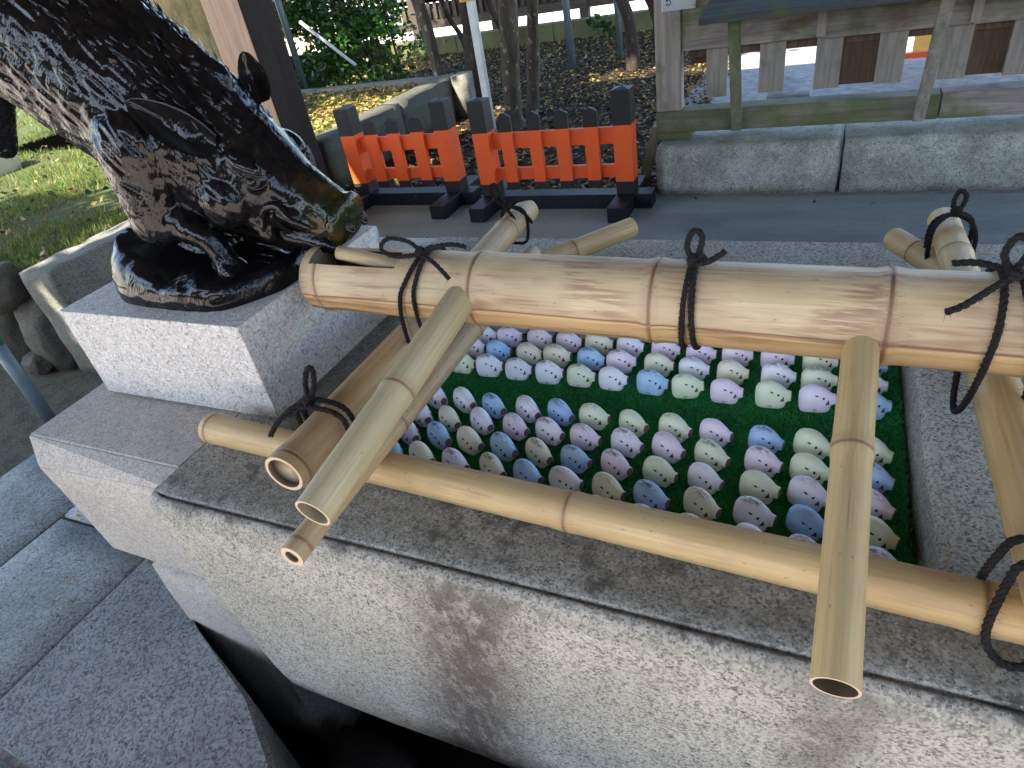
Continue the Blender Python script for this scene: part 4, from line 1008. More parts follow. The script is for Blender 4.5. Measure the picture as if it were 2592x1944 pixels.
rope('black rope crossed over the round pole end behind the flume, right', [
    ('turn', [(.245, 1.70, .762), (.255, 1.705, .80), (.290, 1.71, .812), (.325, 1.69, .80), (.335, 1.66, .762), (.325, 1.67, .70), (.290, 1.69, .69), (.255, 1.70, .70)], True),
    ('turn', [(.245, 1.66, .762), (.255, 1.68, .80), (.290, 1.71, .815), (.325, 1.72, .80), (.335, 1.72, .762), (.325, 1.70, .70), (.290, 1.69, .69), (.255, 1.67, .70)], True),
    ('loop', [(.29, 1.71, .815), (.285, 1.72, .84), (.295, 1.73, .862), (.308, 1.72, .85), (.298, 1.71, .82)], False)], .0052, knot=(.292, 1.71, .82))
for (xa, xb, ro) in ((-.742, -.815, .0825), (-.190, -.192, .085)):
    v, f = tube_pts(resample(catmull(ringpath(xa, xb, 1.08, .906 if xa < -.5 else .899, ro, .722 if xa < -.5 else None), 8, True), .008, True), .0009, 5, False)
    w_ = mesh_vf('wire', v, f, 'wire'); tag(w_, 'thin copper wire loop beside the rope at the %s of the flume' % ('left' if xa < -.5 else 'middle'), 'wire')

# ================================================================== FIGURINES
def fig_body():
    st = [(-.0350, .0045, .020, .034), (-.0342, .0100, .009, .0440), (-.0300, .0150, .0020, .0520), (-.0230, .0178, .0, .0570), (-.0120, .0192, .0, .0605), (-.0030, .0194, .0, .0608), (.0060, .0186, .0, .0575), (.0140, .0170, .0, .0525),
          (.0200, .0152, .0015, .0480), (.0240, .0128, .0060, .0445), (.0265, .0108, .0160, .0420), (.0305, .0097, .0190, .0402), (.0345, .0096, .0196, .0396), (.0352, .0086, .0205, .0385)]
    V = []; F = []; N = 24
    for (x, w, z0, z1) in st:
        zc = z0 + (z1 - z0) * .42
        for j in range(N):
            a = 2 * PI * j / N; c, s = math.cos(a), math.sin(a)
            if s < 0: yy = math.copysign(abs(c) ** .55, c) * w; zzv = -abs(s) ** .6 * (zc - z0)
            else: yy = math.copysign(abs(c) ** .80, c) * w * (1 - .10 * s); zzv = abs(s) ** .95 * (z1 - zc)
            V.append((x, yy, zc + zzv))
    M_ = len(st)
    for i in range(M_ - 1):
        for j in range(N): a = i * N + j; b = i * N + (j + 1) % N; F.append((a, a + N, b + N, b))
    F.append(tuple(range(N))); F.append(tuple((M_ - 1) * N + j for j in range(N))[::-1])
    bm = bmesh.new(); vs_ = [bm.verts.new(p) for p in V]
    for f in F: bm.faces.new([vs_[i] for i in f])
    bmesh.ops.recalc_face_normals(bm, faces=bm.faces)
    me = bpy.data.meshes.new('figurine_body'); bm.to_mesh(me); bm.free(); me.polygons.foreach_set("use_smooth", [True] * len(me.polygons)); return me
FB = fig_body(); fbv = BVHTree.FromPolygons([v.co.copy() for v in FB.vertices], [tuple(p.vertices) for p in FB.polygons])
FBM = {}
for kx, m in FIGM.items(): q = FB.copy(); q.name = 'figurine_body'; q.materials.append(m); FBM[kx] = q
def decal(name, outline, x, z, side, mat, lift=.0004, thick=.0006):
    # raised glaze mark following the flank: outline = list of (dx, dz)
    V = []; 
    for dx, dz in outline + [(0, 0)]:
        h = fbv.ray_cast(Vector((x + dx, side * .05, z + dz)), Vector((0, -side, 0)))
        p = h[0] if h[0] is not None else Vector((x + dx, side * .012, z + dz)); V.append(p + Vector((0, side * (lift + thick), 0)))
    n = len(outline); W = [v - Vector((0, side * thick * 1.5, 0)) for v in V[:n]]
    F = [((i, (i + 1) % n, n) if side < 0 else ((i + 1) % n, i, n)) for i in range(n)]
    allv = V + W; 
    for i in range(n): j = (i + 1) % n; F.append((i, n + 1 + i, n + 1 + j, j) if side < 0 else (i, j, n + 1 + j, n + 1 + i))
    me = bpy.data.meshes.new(name); me.from_pydata([tuple(v) for v in allv], [], F); me.materials.append(MAT[mat]); me.update(); return me
circ = lambda r, n=10, ax=1.0, az=1.0, rot=0: [(r * ax * math.cos(2 * PI * i / n) * math.cos(rot) - r * az * math.sin(2 * PI * i / n) * math.sin(rot), r * ax * math.cos(2 * PI * i / n) * math.sin(rot) + r * az * math.sin(2 * PI * i / n) * math.cos(rot)) for i in range(n)]
parts = []
for sd_ in (-1, 1):
    parts.append(('eye', decal('figurine_eye', circ(.0023), .0115, .0380, sd_, 'figblack')))
    parts.append(('ear_mark', decal('figurine_ear_mark', circ(.0036, 10, 1.0, .38, -.35), -.0015, .0440, sd_, 'figbrown')))
    parts.append(('tusk', decal('figurine_tusk', [(-.0042, -.0040), (.0034, -.0046), (.0016, .0062)], .0195, .0280, sd_, 'figbrown')))
nm_ = bpy.data.meshes.new('figurine_nose'); V = [(.0360, math.cos(a) * .0080, .0288 + math.sin(a) * .0092) for a in np.linspace(0, 2 * PI, 15)[:-1]]; W = [(.0342, y, z) for _, y, z in V]
nm_.from_pydata(V + W, [], [tuple(range(14))] + [(i, i + 14, (i + 1) % 14 + 14, (i + 1) % 14) for i in range(14)]); nm_.materials.append(MAT['fignose']); nm_.update()
parts.append(('nose', nm_))
# seal: square frame with inner strokes
def seal_mesh():
    V = []; F = []
    def bar(x0, x1, z0, z1):
        P = []
        for (x, z) in ((x0, z0), (x1, z0), (x1, z1), (x0, z1)):
            h = fbv.ray_cast(Vector((x, -.05, z)), Vector((0, 1, 0))); P.append(h[0] + Vector((0, -.0006, 0)))
        b = len(V); V.extend(P); F.append((b, b + 1, b + 2, b + 3))
    x0, x1, z0, z1 = -.0075, -.0005, .0075, .0145; t = .0009
    bar(x0, x1, z0, z0 + t); bar(x0, x1, z1 - t, z1); bar(x0, x0 + t, z0, z1); bar(x1 - t, x1, z0, z1)
    xm = (x0 + x1) / 2; bar(xm - t / 2, xm + t / 2, z0, z1); bar(x0, xm, .0112, .0112 + t); bar(xm, x1, .0095, .0095 + t); bar(xm, x1, .0124, .0124 + t * .8)
    me = bpy.data.meshes.new('figurine_seal'); me.from_pydata([tuple(v) for v in V], [], F); me.materials.append(MAT['figseal']); me.update(); return me
SEAL = seal_mesh()
CN = {'b': 'sky blue', 'w': 'off-white', 'p': 'pale pink', 'g': 'pale green', 'y': 'cream'}
colx = [-.827, -.748, -.662, -.577, -.489, -.408, -.317, -.229, -.141, -.047, .038, .144]
ORD = ['first', 'second', 'third', 'fourth', 'fifth', 'sixth', 'seventh', 'eighth', 'ninth', 'tenth', 'eleventh', 'last']
rowsF = [('front group, row nearest the bare turf strip', 1.082, 'pwbwbgggpbgg', 'F'), ('front group, second row', 1.012, 'wywpwpwpgpgb', 'F'), ('front group, middle row', .942, 'pbybybpgwgwp', 'F'),
         ('front group, fourth row', .873, 'bypybwybywbg', 'F'), ('front group, row behind the front pole', .806, 'wgbpwygpywpw', 'F'),
         ('rear group, front row with seals', 1.236, 'gwwwgwbgpgpb', 'B'), ('rear group, second row', 1.309, 'pbyybpywywgw', 'B'), ('rear group, third row', 1.382, 'wpppywppppyb', 'B'), ('rear group, fourth row', 1.455, 'gpbywwgpbwgp', 'B'), ('rear group, row under the flume', 1.528, 'pbwgypwbgywp', 'B')]
rf = random.Random(5)
for rn, y0, cs, kind in rowsF:
    for i, ch in enumerate(cs):
        t = i / 11.0
        hd = (-math.radians(31 - 14 * t) if kind == 'F' else math.radians(2)) + rf.uniform(-.10, .10)
        if kind == 'F' and i == 5: hd += .25
        x = colx[i] + rf.uniform(-.004, .004); y = y0 + rf.uniform(-.003, .003)
        if kind == 'F' and y0 < .84: x += .004
        r0 = empty('boar_figurine', (x, y, TZ + .003), hd); s = rf.uniform(1.01, 1.07) * (.96 if kind == 'F' else 1.0) * (1.0 if kind == 'F' else 1.0); r0.scale = (s, s * (1.10 if kind == 'F' else 1.0), s * rf.uniform(.97, 1.03))
        r0.rotation_euler = (rf.uniform(-.05, .05), rf.uniform(-.04, .04), hd)
        tag(r0, '%s ceramic boar, %s, %s from the left' % (CN[ch], rn, ORD[i]), 'boar figurine', 'small ceramic boars on the green turf')
        b = bpy.data.objects.new('body', FBM[ch]); COL.objects.link(b); b.parent = r0
        for pn, me in parts: q = bpy.data.objects.new(pn, me); COL.objects.link(q); q.parent = r0
        if kind == 'B': q = bpy.data.objects.new('seal', SEAL); COL.objects.link(q); q.parent = r0

# ================================================================== VERMILION FENCES
def zsplit_post(name, x0, x1, y0, y1, z0, za, zb_, z1, parent, peak=0.012, gable=False, mats=('blackpost', 'orange')):
    # square post painted black / vermilion / black with a low pyramid (or gabled) top
    bm = bmesh.new(); zs = [z0, za, zb_, z1]; rg = [[bm.verts.new(p) for p in ((x0, y0, z), (x1, y0, z), (x1, y1, z), (x0, y1, z))] for z in zs]
    for k_ in range(3):
        for i in range(4):
            j = (i + 1) % 4; f = bm.faces.new((rg[k_][i], rg[k_][j], rg[k_ + 1][j], rg[k_ + 1][i])); f.material_index = 1 if k_ == 1 else 0
    bm.faces.new(rg[0][::-1])
    xm, ym = (x0 + x1) / 2, (y0 + y1) / 2
    if gable:
        a = bm.verts.new((xm, y0, z1 + peak)); b = bm.verts.new((xm, y1, z1 + peak)); t = rg[3]
        bm.faces.new((t[0], t[1], a)); bm.faces.new((t[2], t[3], b)); bm.faces.new((t[1], t[2], b, a)); bm.faces.new((t[3], t[0], a, b))
    else:
        a = bm.verts.new((xm, ym, z1 + peak)); t = rg[3]
        for i in range(4): bm.faces.new((t[i], t[(i + 1) % 4], a))
    bmesh.ops.bevel(bm, geom=[e for e in bm.edges if abs(e.verts[0].co.z - e.verts[1].co.z) > .05], offset=.0025, segments=1, affect='EDGES')
    o = from_bm(name, bm, list(mats), parent); o.location = -Vector(parent.location); return o
def vfence(xl0, xl1, xr0, xr1, yp, picks, label, ext_l, ext_r, yf0, yf1, dz=0):
    root = empty('low_fence', ((xl0 + xr1) / 2, yp + .06, 0)); tag(root, label, 'fence', 'low vermilion and black fences')
    th = xl1 - xl0
    for a, b in ((xl0, xl1), (xr0, xr1)):
        zsplit_post('post', a, b, yp, yp + th, .10, .177, .508 + dz, .700, root)
        box('foot', (a + .002, yf0, .008), (b - .002, yp - .004, .100), 'black', root, .002); box('foot', (a + .002, yp + th + .004, .008), (b - .002, yf1, .100), 'black', root, .002)
    box('base_beam', (ext_l, yp - .003, .008), (ext_r, yp + th + .003, .0985), 'black', root, .002)
    for a, b in picks: zsplit_post('picket', a, b, yp + .022, yp + .044, .135, .182, .502 + dz, .592, root, .024, True)
    for z0, z1 in ((.392, .490), (.190, .268)): box('rail', (xl1 - .002, yp + .046, z0), (xr0 + .002, yp + .076, z1), 'orange', root, .002)
    return root
vfence(-2.078, -1.966, -1.146, -1.036, 3.82, [(-1.893, -1.806), (-1.697, -1.612), (-1.518, -1.428), (-1.333, -1.243)], 'vermilion low fence with black tips, the right one with four pickets', -2.10, -.93, 3.585, 4.16)
vfence(-3.195, -3.075, -2.410, -2.295, 3.91, [(-2.997, -2.898), (-2.806, -2.710), (-2.614, -2.514)], 'vermilion low fence with black tips, the left one with three pickets and chipped paint', -3.24, -2.20, 3.64, 4.26, .012)

# ================================================================== STONE BLOCKS + WOODEN RACK (right, behind)
gb = 'long granite footing blocks under the wooden rack'
for i, (a, b, lb) in enumerate(((-.955, .083, 'mossy granite footing block with a small chip, left one under the wooden rack'), (.093, 1.35, 'mossy granite footing block, right one under the wooden rack'))):
    o = from_bm('granite_block', rough_box_bm((a, 4.04, 0.0), (b, 4.47, .302), .06, .004, .02, 50 + i, 7), 'block', None, True); tag(o, lb, 'stone block', gb)
RK = empty('wooden_rack', (0.2, 4.3, .345)); tag(RK, 'weathered wooden rack on the granite blocks, with a dark shelf and hanging planks', 'wooden rack')
box('post', (-.972, 4.20, .475), (-.822, 4.30, 1.75), 'rack_z', RK, .005)
box('post', (1.05, 4.20, .475), (1.2, 4.30, 1.75), 'rack_z', RK, .005)
box('lower_beam', (-.975, 4.195, .347), (.53, 4.34, .473), 'rack_x_moss', RK, .004); box('lower_beam', (.534, 4.19, .349), (1.9, 4.345, .478), 'rack_x', RK, .004)
box('wedge', (-.965, 4.20, .304), (-.76, 4.33, .345), 'rack_x_moss', RK, .004)
box('upper_rail', (-.820, 4.215, .800), (-.08, 4.245, 1.10), 'rack_x', RK, .003); box('upper_rail', (-.076, 4.213, .792), (.60, 4.243, 1.10), 'rack_x', RK, .003); box('upper_rail', (.604, 4.215, .788), (1.9, 4.245, 1.10), 'rack_x', RK, .003)
box('batten', (-.105, 4.19, .805), (-.06, 4.212, 1.0), 'rack_z', RK, .003); box('batten', (.585, 4.19, .80), (.63, 4.212, 1.0), 'rack_z', RK, .003)
for a, b, zb_ in ((-.686, -.568, .525), (-.392, -.256, .530), (-.099, .031, .528), (.205, .335, .532), (.500, .622, .53), (.786, .93, .528), (1.1, 1.22, .53)):
    box('plank', (a, 4.262, zb_), (b, 4.29, 1.30), 'rack_z', RK, .003)
for a, b in ((-.79, -.70), (.022, .215), (.612, .80)): box('back_plank', (a, 4.36, .52 if a > -.5 else .70), (b, 4.385, 1.3), 'rack_dark', RK, .003)
box('back_rail', (-.80, 4.32, .74), (1.9, 4.352, .86), 'rack_dark', RK, .003)
# tilted dark shelf on struts
def quadbox(name, pts, mat, parent): return hexa(name, pts, mat, parent, .003)
t_ = .032
quadbox('shelf', [(-.645, 3.76, .985), (1.9, 3.76, .975), (1.9, 4.205, 1.10), (-.60, 4.205, 1.11), (-.645, 3.755, .985 + t_), (1.9, 3.755, .975 + t_), (1.9, 4.20, 1.10 + t_), (-.60, 4.20, 1.11 + t_)], 'shelf', RK)
for a, b, m_ in ((-.520, -.462, 'rack_z_moss'), (.412, .468, 'rack_z')):
    quadbox('strut', [(a, 4.150, .352), (b, 4.150, .352), (b, 4.190, .352), (a, 4.190, .352), (a, 3.86, 1.005), (b, 3.86, 1.005), (b, 3.90, 1.02), (a, 3.90, 1.02)], m_, RK)
# diagonal mossy brace left of the blocks
quadbox('brace', [(-1.13, 4.30, .02), (-1.06, 4.30, .02), (-1.06, 4.36, .02), (-1.13, 4.36, .02), (-1.03, 4.30, .36), (-.975, 4.30, .36), (-.975, 4.36, .36), (-1.03, 4.36, .36)], 'rack_z_moss', RK)
# sign plate with handwriting and screws
sg = box('sign_plate', (-.925, 4.186, 1.018), (-.735, 4.1945, 1.14), 'sign', None, .001); tag(sg, 'small grey sign plate with handwriting, screwed to the left post of the rack', 'sign')
sc_ = [(-.913, 1.034), (-.747, 1.034)]
for x, z in sc_:
    bm = bmesh.new(); bmesh.ops.create_uvsphere(bm, u_segments=12, v_segments=6, radius=.008); o = from_bm('screw', bm, 'brass', sg, True); o.location = Vector((x, 4.185, z)) - Vector(sg.location)
pts = catmull([(-.905, 4.1845, 1.085), (-.875, 4.1845, 1.088), (-.900, 4.1845, 1.068), (-.880, 4.1845, 1.072), (-.872, 4.1845, 1.058), (-.884, 4.1845, 1.046), (-.896, 4.1845, 1.050), (-.888, 4.1845, 1.058)], 6)
v, f = tube_pts(pts, .0021, 6); o = mesh_vf('lettering', v, f, 'ink', sg); o.location = -Vector(sg.location)

# things behind the rack
o = from_bm('stone_block', rough_box_bm((-.42, 5.15, 0.0), (-.13, 5.85, .30), .1, .006, .02, 61), 'palecon', None, True); tag(o, 'pale stone block seen through the gaps of the rack', 'stone block')
vr = empty('far_vermilion_fence', (.6, 7.0, 0)); tag(vr, 'far red and orange railing glimpsed through the rack', 'fence')
box('rail', (.3, 6.98, .10), (3.0, 7.03, .145), 'orange', vr); box('panel', (.60, 6.99, .15), (1.3, 7.02, .36), 'orangesign', vr); box('rail', (.3, 6.98, .365), (3.0, 7.03, .41), 'black', vr)
for x in (.32, 1.5, 2.9): box('post', (x, 6.97, 0), (x + .08, 7.05, .7), 'black', vr)
o = from_bm('stone_chip_block', rough_box_bm((-.05, -.045, 0), (.05, .045, .05), .02, .004, .008, 66), 'paleblock', None, True); o.location = (-1.545, 1.845, RIM); tag(o, 'small pale blue-grey stone chunk behind the snout on the rear rim', 'stone')
# rear left continuation of the slab rim, so the chunk and far corner rest on stone
o = from_bm('granite_ledge', rough_box_bm((-1.75, 1.625, 0.3), (-1.25, 1.91, .648), .1, .002, .006, 67), 'slab', None, True); tag(o, 'granite ledge behind the pedestal, level with the trough rim', 'stone ledge')

# ================================================================== LEFT: kerb wall, rocks, pole
kw = empty('stone_kerb_wall', (-3.3, 2.5, 0)); tag(kw, 'squared stone kerb edging the raised lawn, its sunlit top behind the statue', 'stone kerb')
for i, (a, b) in enumerate(((1.60, 2.62), (2.63, 3.55))): 
    o = from_bm('kerb_stone', rough_box_bm((-3.425, a, 0), (-3.165, b, .582), .05, .012, .02, 70 + i, 8), 'kerbwall', kw, True); o.location = -Vector(kw.location)
wl = empty('rock_retaining_wall', (-4.3, 1.66, 0)); tag(wl, 'low retaining wall of dark rounded rocks below the raised lawn', 'rock wall')
rk = [(-3.60, 1.70, .17, .17, .13, .22), (-3.72, 1.66, .46, .14, .13, .11), (-3.98, 1.69, .22, .21, .15, .26), (-3.95, 1.63, .52, .15, .12, .08), (-4.42, 1.7, .2, .25, .15, .26), (-4.3, 1.65, .52, .18, .13, .09), (-4.9, 1.7, .26, .26, .16, .30), (-5.5, 1.7, .26, .3, .16, .32), (-6.1, 1.7, .26, .3, .16, .32), (-3.66, 1.56, .06, .08, .06, .06)]
for i, (x, y, z, a, b, c) in enumerate(rk):
    o = rock('rock', (x + 4.3, y - 1.66, z), (a, b, c), 'rock', 20 + i, 4, .22); o.parent = wl
pl = empty('pipe_post', (-3.13, 1.235, 0)); tag(pl, 'blue-grey pipe post with green tape standing left of the end slab', 'post')
bm = bmesh.new(); bmesh.ops.create_cone(bm, cap_ends=True, segments=24, radius1=.028, radius2=.028, depth=.46); o = from_bm('pipe', bm, 'pipe', pl, True); o.location = (0, 0, .23)
bm = bmesh.new(); bmesh.ops.create_cone(bm, cap_ends=True, segments=24, radius1=.0295, radius2=.0295, depth=.12); o = from_bm('tape', bm, 'green_tape', pl, True); o.location = (0, 0, .49)
bm = bmesh.new(); bmesh.ops.create_cone(bm, cap_ends=True, segments=24, radius1=.028, radius2=.028, depth=1.0); o = from_bm('pipe', bm, 'pipe', pl, True); o.location = (0, 0, 1.05)
o = rock('pale_boulder', (-6.42, 3.28, .63), (.26, .2, .17), 'palestone', 91, 4, .10); tag(o, 'smooth pale rounded boulder on the lawn at the left edge', 'boulder')

# ================================================================== PILLARS + ROOF
def pillar(x0, y0, label):
    o = box('wooden_pillar', (x0, y0, .0), (x0 + .33, y0 + .335, 2.95), ['pillar', 'pillar_shade'], None, .02)
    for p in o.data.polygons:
        if p.normal.x > .5: p.material_index = 1  # faces turned right get the wood with painted-in shade
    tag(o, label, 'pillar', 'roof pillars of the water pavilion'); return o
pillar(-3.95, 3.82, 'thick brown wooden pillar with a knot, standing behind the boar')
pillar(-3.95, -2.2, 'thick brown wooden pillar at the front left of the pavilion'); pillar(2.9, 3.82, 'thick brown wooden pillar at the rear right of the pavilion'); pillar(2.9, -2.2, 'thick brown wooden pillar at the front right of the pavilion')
rf_ = empty('pavilion_roof', (-.4, 1.0, 2.95)); tag(rf_, 'dark timber roof of the water pavilion overhead', 'roof')
box('roof_deck', (-4.25, -3.3, 3.22), (3.6, 4.75, 3.32), 'roofwood', rf_, .01)
for y in (-2.03, 3.99): box('beam', (-4.2, y - .12, 2.96), (3.5, y + .12, 3.21), 'roofwood', rf_, .01)
for x in np.linspace(-4.0, 3.3, 15): box('rafter', (x - .035, -3.25, 3.13), (x + .035, 4.7, 3.215), 'roofwood', rf_, .004)

# ================================================================== PLANTER, TREES, FAR FENCE
pt = empty('stone_planter', (-4.6, 5.4, 0)); tag(pt, 'raised stone-edged planting bed behind the left vermilion fence', 'planter')
def pstone(lo, hi, seed, mat='planter'):
    o = from_bm('kerb_stone', rough_box_bm(lo, hi, .12, .006, .015, seed, 6), mat, pt, True); o.location = -Vector(pt.location)
pstone((-3.84, 4.20, 0), (-3.62, 5.40, .42), 80); pstone((-3.84, 5.41, 0), (-3.62, 6.60, .42), 81); pstone((-3.615, 6.40, 0), (-3.45, 6.62, .43), 82, 'kerbwall')
pstone((-5.4, 6.42, 0), (-3.85, 6.60, .42), 83, 'kerbwall'); pstone((-7.2, 6.42, 0), (-5.41, 6.60, .42), 84, 'kerbwall'); pstone((-7.2, 4.2, 0), (-3.85, 4.4, .42), 85)
o = mesh_vf('bed_soil', [(-7.2, 4.4, .36), (-3.85, 4.4, .36), (-3.85, 6.42, .36), (-7.2, 6.42, .36)], [(0, 1, 2, 3)], 'lawn', pt, False); o.location = -Vector(pt.location)
n = 4200; P = np.stack([RNG.uniform(-7.1, -3.86, n), RNG.uniform(4.35, 6.5, n), .375 + .03 * RNG.random(n)], 1); leaf_cloud('leaf_litter', P, .05, 'litter', flat=.7, tint=.35 + .65 * RNG.random(n))
o = blades(9000, lambda n: RNG.uniform(-7.1, -3.9, n), lambda n: RNG.uniform(4.45, 6.4, n), lambda x, y: .36 + 0 * x, .05, .003, 'grass', 'grass', lambda x, y: np.array([noise.noise(Vector((a * 2, b * 2, 9))) > .05 for a, b in zip(x, y)])); tag(o, kind='stuff')

def trunk_mesh(pts, radii, name='trunk', mat='bark', parent=None, seed=0, nseg=18):
    P = catmull(pts, 10); R_ = np.interp(np.linspace(0, 1, len(P)), np.linspace(0, 1, len(radii)), radii)
    V, F = tube_pts(P, list(R_), nseg); V = [Vector(v) for v in V]
    for i, v in enumerate(V):
        c = P[min(i // nseg, len(P) - 1)]; d = (v - c); 
        if d.length > 0: v += d * (.22 * noise.noise(v * 3 + Vector((seed, 0, 0))) + .08 * noise.noise(v * 12))
    o = mesh_vf(name, V, F, mat, parent); 
    if parent is not None: o.location = -Vector(parent.location)
    return o
def crown_pts(c, r, n, clump=26):
    cs = RNG.normal(size=(clump, 3)); cs /= np.linalg.norm(cs, axis=1)[:, None]; cs *= RNG.uniform(.3, 1, clump)[:, None] ** .5; cs = np.array(c) + cs * np.array(r)
    k_ = RNG.integers(0, clump, n); return cs[k_] + RNG.normal(size=(n, 3)) * np.array(r) * .2
def tree(label, pts, radii, crown=None, mat='bark', cat='tree', group='trees in the leafy bed', cm='crown', leafn=6500, ls=.17, seed=0):
    root = empty('tree', pts[0]); tag(root, label, cat, group)
    trunk_mesh(pts, radii, 'trunk', mat, root, seed)
    if crown:
        for (c, r) in crown:
            o = leaf_cloud('crown', crown_pts(c, r, leafn), ls, cm, root); o.location = -Vector(root.location)
            # limb into each crown
            trunk_mesh([pts[-1], tuple((a + b) / 2 + .1 for a, b in zip(pts[-1], c)), c], [radii[-1], radii[-1] * .6, .01], 'limb', mat, root, seed + 1, 8)
    return root
tree('slim lichened tree trunk behind the gap between the two vermilion fences', [(-4.06, 7.0, 0), (-4.09, 7.0, .5), (-4.15, 7.0, 1.1), (-4.3, 7.0, 2.2), (-4.3, 6.9, 3.4)], [.085, .068, .07, .06, .05], [((-4.5, 6.9, 4.6), (1.3, 1.2, .9)), ((-5.8, 5.0, 5.3), (1.3, 1.2, .5)), ((-4.4, 4.4, 5.4), (1.2, 1.0, .5))], seed=1)  # crowns over the roof added out of view to keep sun off the soil
tree('thick trunk spotted with pale lichen, right of the white stake', [(-2.70, 5.86, 0), (-2.69, 5.86, .3), (-2.60, 5.86, 1.1), (-2.5, 5.9, 2.2), (-2.6, 6.2, 3.5)], [.105, .085, .078, .07, .06], [((-3.3, 6.4, 4.6), (1.2, 1.3, .9)), ((-4.6, 5.6, 5.2), (1.3, 1.2, .8)), ((-3.2, 5.2, 5.4), (1.2, 1.1, .5)), ((-2.2, 6.6, 5.0), (.8, 1.0, .5))], seed=2)  # extra unseen crowns added here to block sun patches on the bed
tree('brown trunk leaning just right of the thick lichened trunk', [(-2.72, 6.35, 0), (-2.62, 6.3, .5), (-2.50, 6.2, 1.1), (-2.3, 6.2, 2.2), (-2.3, 6.4, 3.0)], [.07, .06, .05, .045, .04], [((-2.9, 7.4, 4.4), (1.2, 1.1, .8))], seed=3)
tree('dark trunk right behind the white stake, broken off at a knot', [(-3.62, 7.05, 0), (-3.62, 7.05, .5), (-3.60, 7.05, 1.0), (-3.6, 7.1, 2.2), (-3.8, 7.4, 3.2)], [.13, .10, .095, .08, .06], [((-3.9, 8.3, 4.8), (1.4, 1.2, .9))], 'bark_dark', seed=4)
tree('narrow dark brown trunk left of the wooden rack', [(-2.13, 8.1, 0), (-2.15, 8.1, .5), (-2.28, 8.1, 1.0), (-2.4, 8.1, 2.4), (-2.4, 8.3, 3.4)], [.085, .07, .07, .06, .05], [((-3.4, 8.8, 4.8), (1.5, 1.2, .9))], 'bark_dark', seed=5)
tree('thin crooked dark stem behind the slim lichened tree', [(-4.45, 8.6, 0), (-4.55, 8.6, .5), (-4.75, 8.6, 1.0), (-4.8, 8.6, 2.4)], [.04, .035, .035, .03], [((-5.4, 8.2, 4.6), (1.5, 1.3, .9)), ((-5.6, 6.6, 5.0), (1.1, .9, .6))], 'bark_dark', seed=6)
tree('thin dark stem between the two white-lit gaps of the far fence', [(-4.0, 8.9, 0), (-4.1, 8.9, .5), (-4.25, 8.9, 1.0), (-4.3, 8.9, 2.4)], [.045, .04, .035, .03], None, 'bark_dark', seed=7)
tree('dark stump-like trunk by the far fence, nearest the rack', [(-2.05, 9.6, 0), (-2.15, 9.6, .45), (-2.35, 9.6, 1.0), (-2.6, 9.6, 2.4)], [.17, .13, .12, .10], [((-2.8, 9.4, 5.0), (1.5, 1.0, .9))], 'bark_dark', seed=8)
tree('massive ochre tree trunk with folds, sunlit behind the pillar', [(-6.6, 6.3, 0), (-6.65, 6.3, .8), (-6.8, 6.3, 1.8), (-6.8, 6.3, 3.2), (-6.9, 6.5, 4.2)], [.75, .62, .55, .5, .4], [((-7.0, 6.5, 5.6), (1.6, 1.5, 1.0)), ((-7.0, 1.9, 5.4), (1.3, 1.0, .5)), ((-5.9, 2.6, 5.6), (1.0, .9, .4)), ((-8.6, 1.2, 5.6), (1.2, 1.2, .5))], 'bark_ochre', seed=9, group=None)  # crowns far from the trunk are unseen additions shading planter and lawn
# unseen tree added left of the frame to keep sun off the dirt
tree('unseen tree added at the front left to shade the dirt strip', [(-6.2, -1.9, 0), (-6.1, -1.9, 1.5), (-5.8, -1.8, 2.8)], [.16, .13, .10], [((-4.9, -2.5, 4.0), (.9, 1.1, .6)), ((-5.9, -2.0, 4.4), (1.0, 1.0, .6))], seed=12, group=None, leafn=7000)
# leafy shrub, left of centre top
sh = empty('leafy_shrub', (-5.8, 8.2, 0)); tag(sh, 'bright green broad-leaved shrub beyond the planting bed', 'shrub')
P = np.concatenate([crown_pts((-6.1, 8.0, 1.15), (1.15, .45, .5), 5200, 40), crown_pts((-5.5, 7.7, .55), (.9, .4, .4), 1700, 24), crown_pts((-6.6, 7.6, .35), (.5, .35, .25), 500, 12)])
o = leaf_cloud('foliage', P, .085, 'leaf', sh, flat=.3); o.location = -Vector(sh.location)
for i in range(7):
    x = -5.9 + RNG.uniform(-.8, .9); q = trunk_mesh([(x, 8.1, 0), (x + RNG.uniform(-.1, .1), 8.0, .6), (x + RNG.uniform(-.3, .3), 7.9, 1.3)], [.02, .015, .008], 'stem', 'bark_dark', sh, i, 8)
# plants sprigs at far wall
for (x, y, lb) in ((-3.25, 10.4, 'small green sprig at the far wall, left of the blue-grey pole'), (-2.9, 9.8, 'small green sprig hanging right of the blue-grey pole')):
    s_ = empty('sprig', (x, y, 0)); tag(s_, lb, 'plant'); o = leaf_cloud('foliage', crown_pts((x, y, .28), (.14, .1, .1), 130, 8), .07, 'leaf', s_, kind='stuff'); o.location = -Vector(s_.location)
    trunk_mesh([(x, y, 0), (x + .02, y, .2), (x, y, .35)], [.006, .005, .003], 'stem', 'bark_dark', s_, 3, 6)
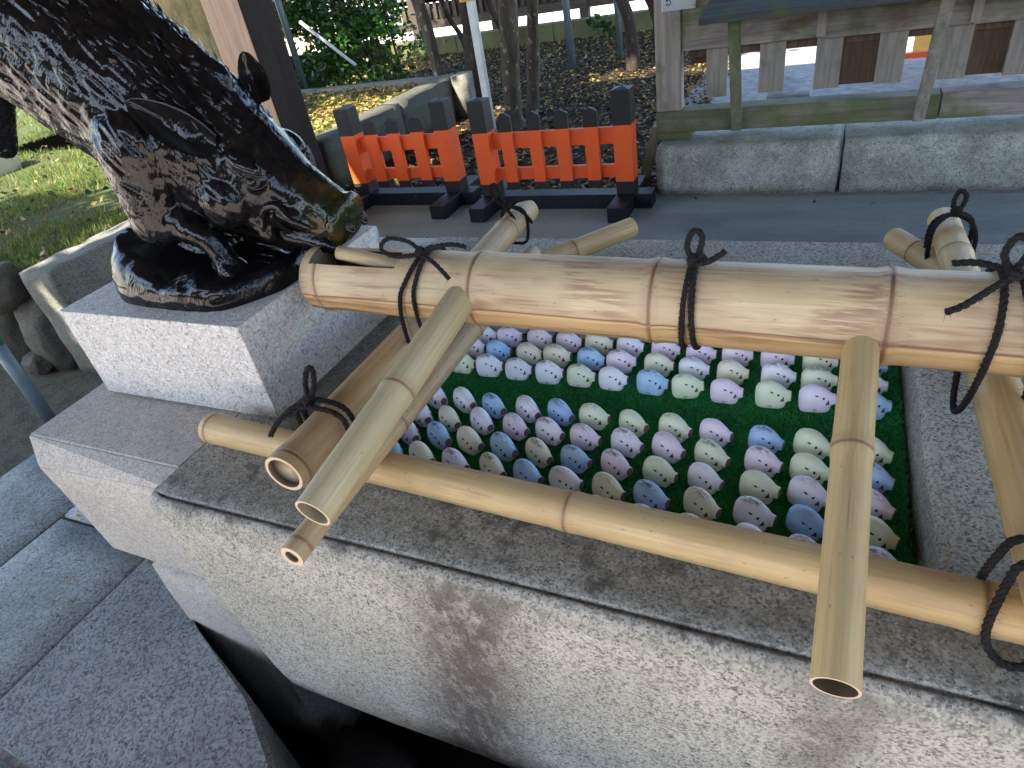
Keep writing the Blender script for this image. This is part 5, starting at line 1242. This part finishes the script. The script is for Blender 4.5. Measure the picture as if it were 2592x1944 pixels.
# poles
def pole(name, p0, p1, r, mat, label, cat='pole'):
    v, f = tube_pts([p0, p1], r, 14); o = mesh_vf(name, v, f, mat); tag(o, label, cat); return o
pole('support_pole', (-2.99, 8.45, 0), (-3.06, 8.5, 2.2), .045, 'pipe', 'blue-grey support pole standing in the leaf litter behind the right fence')
pole('support_pole', (-2.52, 9.0, 0), (-2.6, 9.0, 2.2), .035, 'pipe', 'thin blue-grey pole beside the far dark trunks')
pole('brace_pipe', (-5.80, 7.0, 1.075), (-5.18, 7.0, .55), .020, 'galv', 'slanting galvanised pipe in front of the shrub', 'pipe')
pole('support_pole', (-6.2, 7.2, 0), (-6.2, 7.2, 2.4), .042, 'pipe', 'blue-grey pole hugging the right side of the wooden pillar')
ws = empty('white_stake', (-2.93, 5.82, 0)); tag(ws, 'white square stake with an orange plate at the top, standing behind the fences', 'stake')
box('stake', (-2.965, 5.79, 0), (-2.900, 5.85, 1.30), 'whitewood', ws, .004); box('plate', (-3.02, 5.775, 1.105), (-2.86, 5.787, 1.30), 'orangesign', ws, .001)
for i, (a, b) in enumerate(((0, .05), (.02, .035), (.045, .06))): o = box('lettering', (-2.985 + a, 5.7725, 1.118 + .02 * i), (-2.965 + b, 5.7745, 1.123 + .02 * i), 'ink', ws, 0)
# far wall + far fence
fw = empty('far_low_wall', (-6, 11.2, 0)); tag(fw, 'low mossy wall along the back of the leafy bed', 'wall')
for i in range(9): box('wall_block', (-15 + 1.8 * i, 11.1, 0), (-15 + 1.8 * i + 1.79, 11.35, .26), 'mosswall', fw, .01)
ff = empty('far_fence', (-6, 11.6, 0)); tag(ff, 'dark wooden fence on posts along the back, bright ground showing beneath and between', 'fence')
box('beam', (-15, 11.52, .375), (1.0, 11.64, .50), 'farwood', ff, .01)
for i in range(4): box('lower_panel', (-7.3 + 2.0 * i, 11.605, .50), (-5.32 + 2.0 * i, 11.64, .76), 'farwood', ff, .004); box('beam', (-15, 11.54, .78), (1.0, 11.62, .86), 'farwood', ff, .01)
for i, x in enumerate(np.arange(-15, 1.0, 1.6)): box('post', (x - .07, 11.50, 0), (x + .07, 11.66, 1.7), 'farwood', ff, .01)
pk = None
for i in range(120):
    x = -14.9 + .13 * i
    if pk is None: pk = box('picket', (x, 11.56, .53), (x + .055, 11.60, 1.6), 'farwood', ff, .003)
    else: q = pk.copy(); COL.objects.link(q); q.parent = ff; q.location = pk.location + Vector((.13 * i, 0, 0))

hg = empty('hedge', (-3, -8, 0)); tag(hg, 'unseen dark hedge added across the courtyard to darken the statue reflections', 'hedge')  # unseen, added for a dark band in the boar's reflections
n = 9000; P = np.stack([RNG.uniform(-16, 12, n), -8 + RNG.normal(size=n) * .35, RNG.uniform(0, 2.6, n)], 1); o = leaf_cloud('foliage', P, .28, 'crown', hg); o.location = -Vector(hg.location)
box('core', (-16, -8.3, 0), (12, -7.8, 2.3), 'mosswall', hg, 0)

# a few stray leaves on the apron and the pavement
P = np.concatenate([np.stack([RNG.uniform(-3.4, 1.2, 22), RNG.uniform(3.0, 3.98, 22), np.full(22, .012)], 1), np.stack([RNG.uniform(-2.95, -1.95, 9), RNG.uniform(.1, 1.3, 9), np.full(9, .024)], 1)])
leaf_cloud('leaf_litter', P, 0.035, 'litter', flat=0.85, tint=RNG.uniform(.3, .9, len(P)))
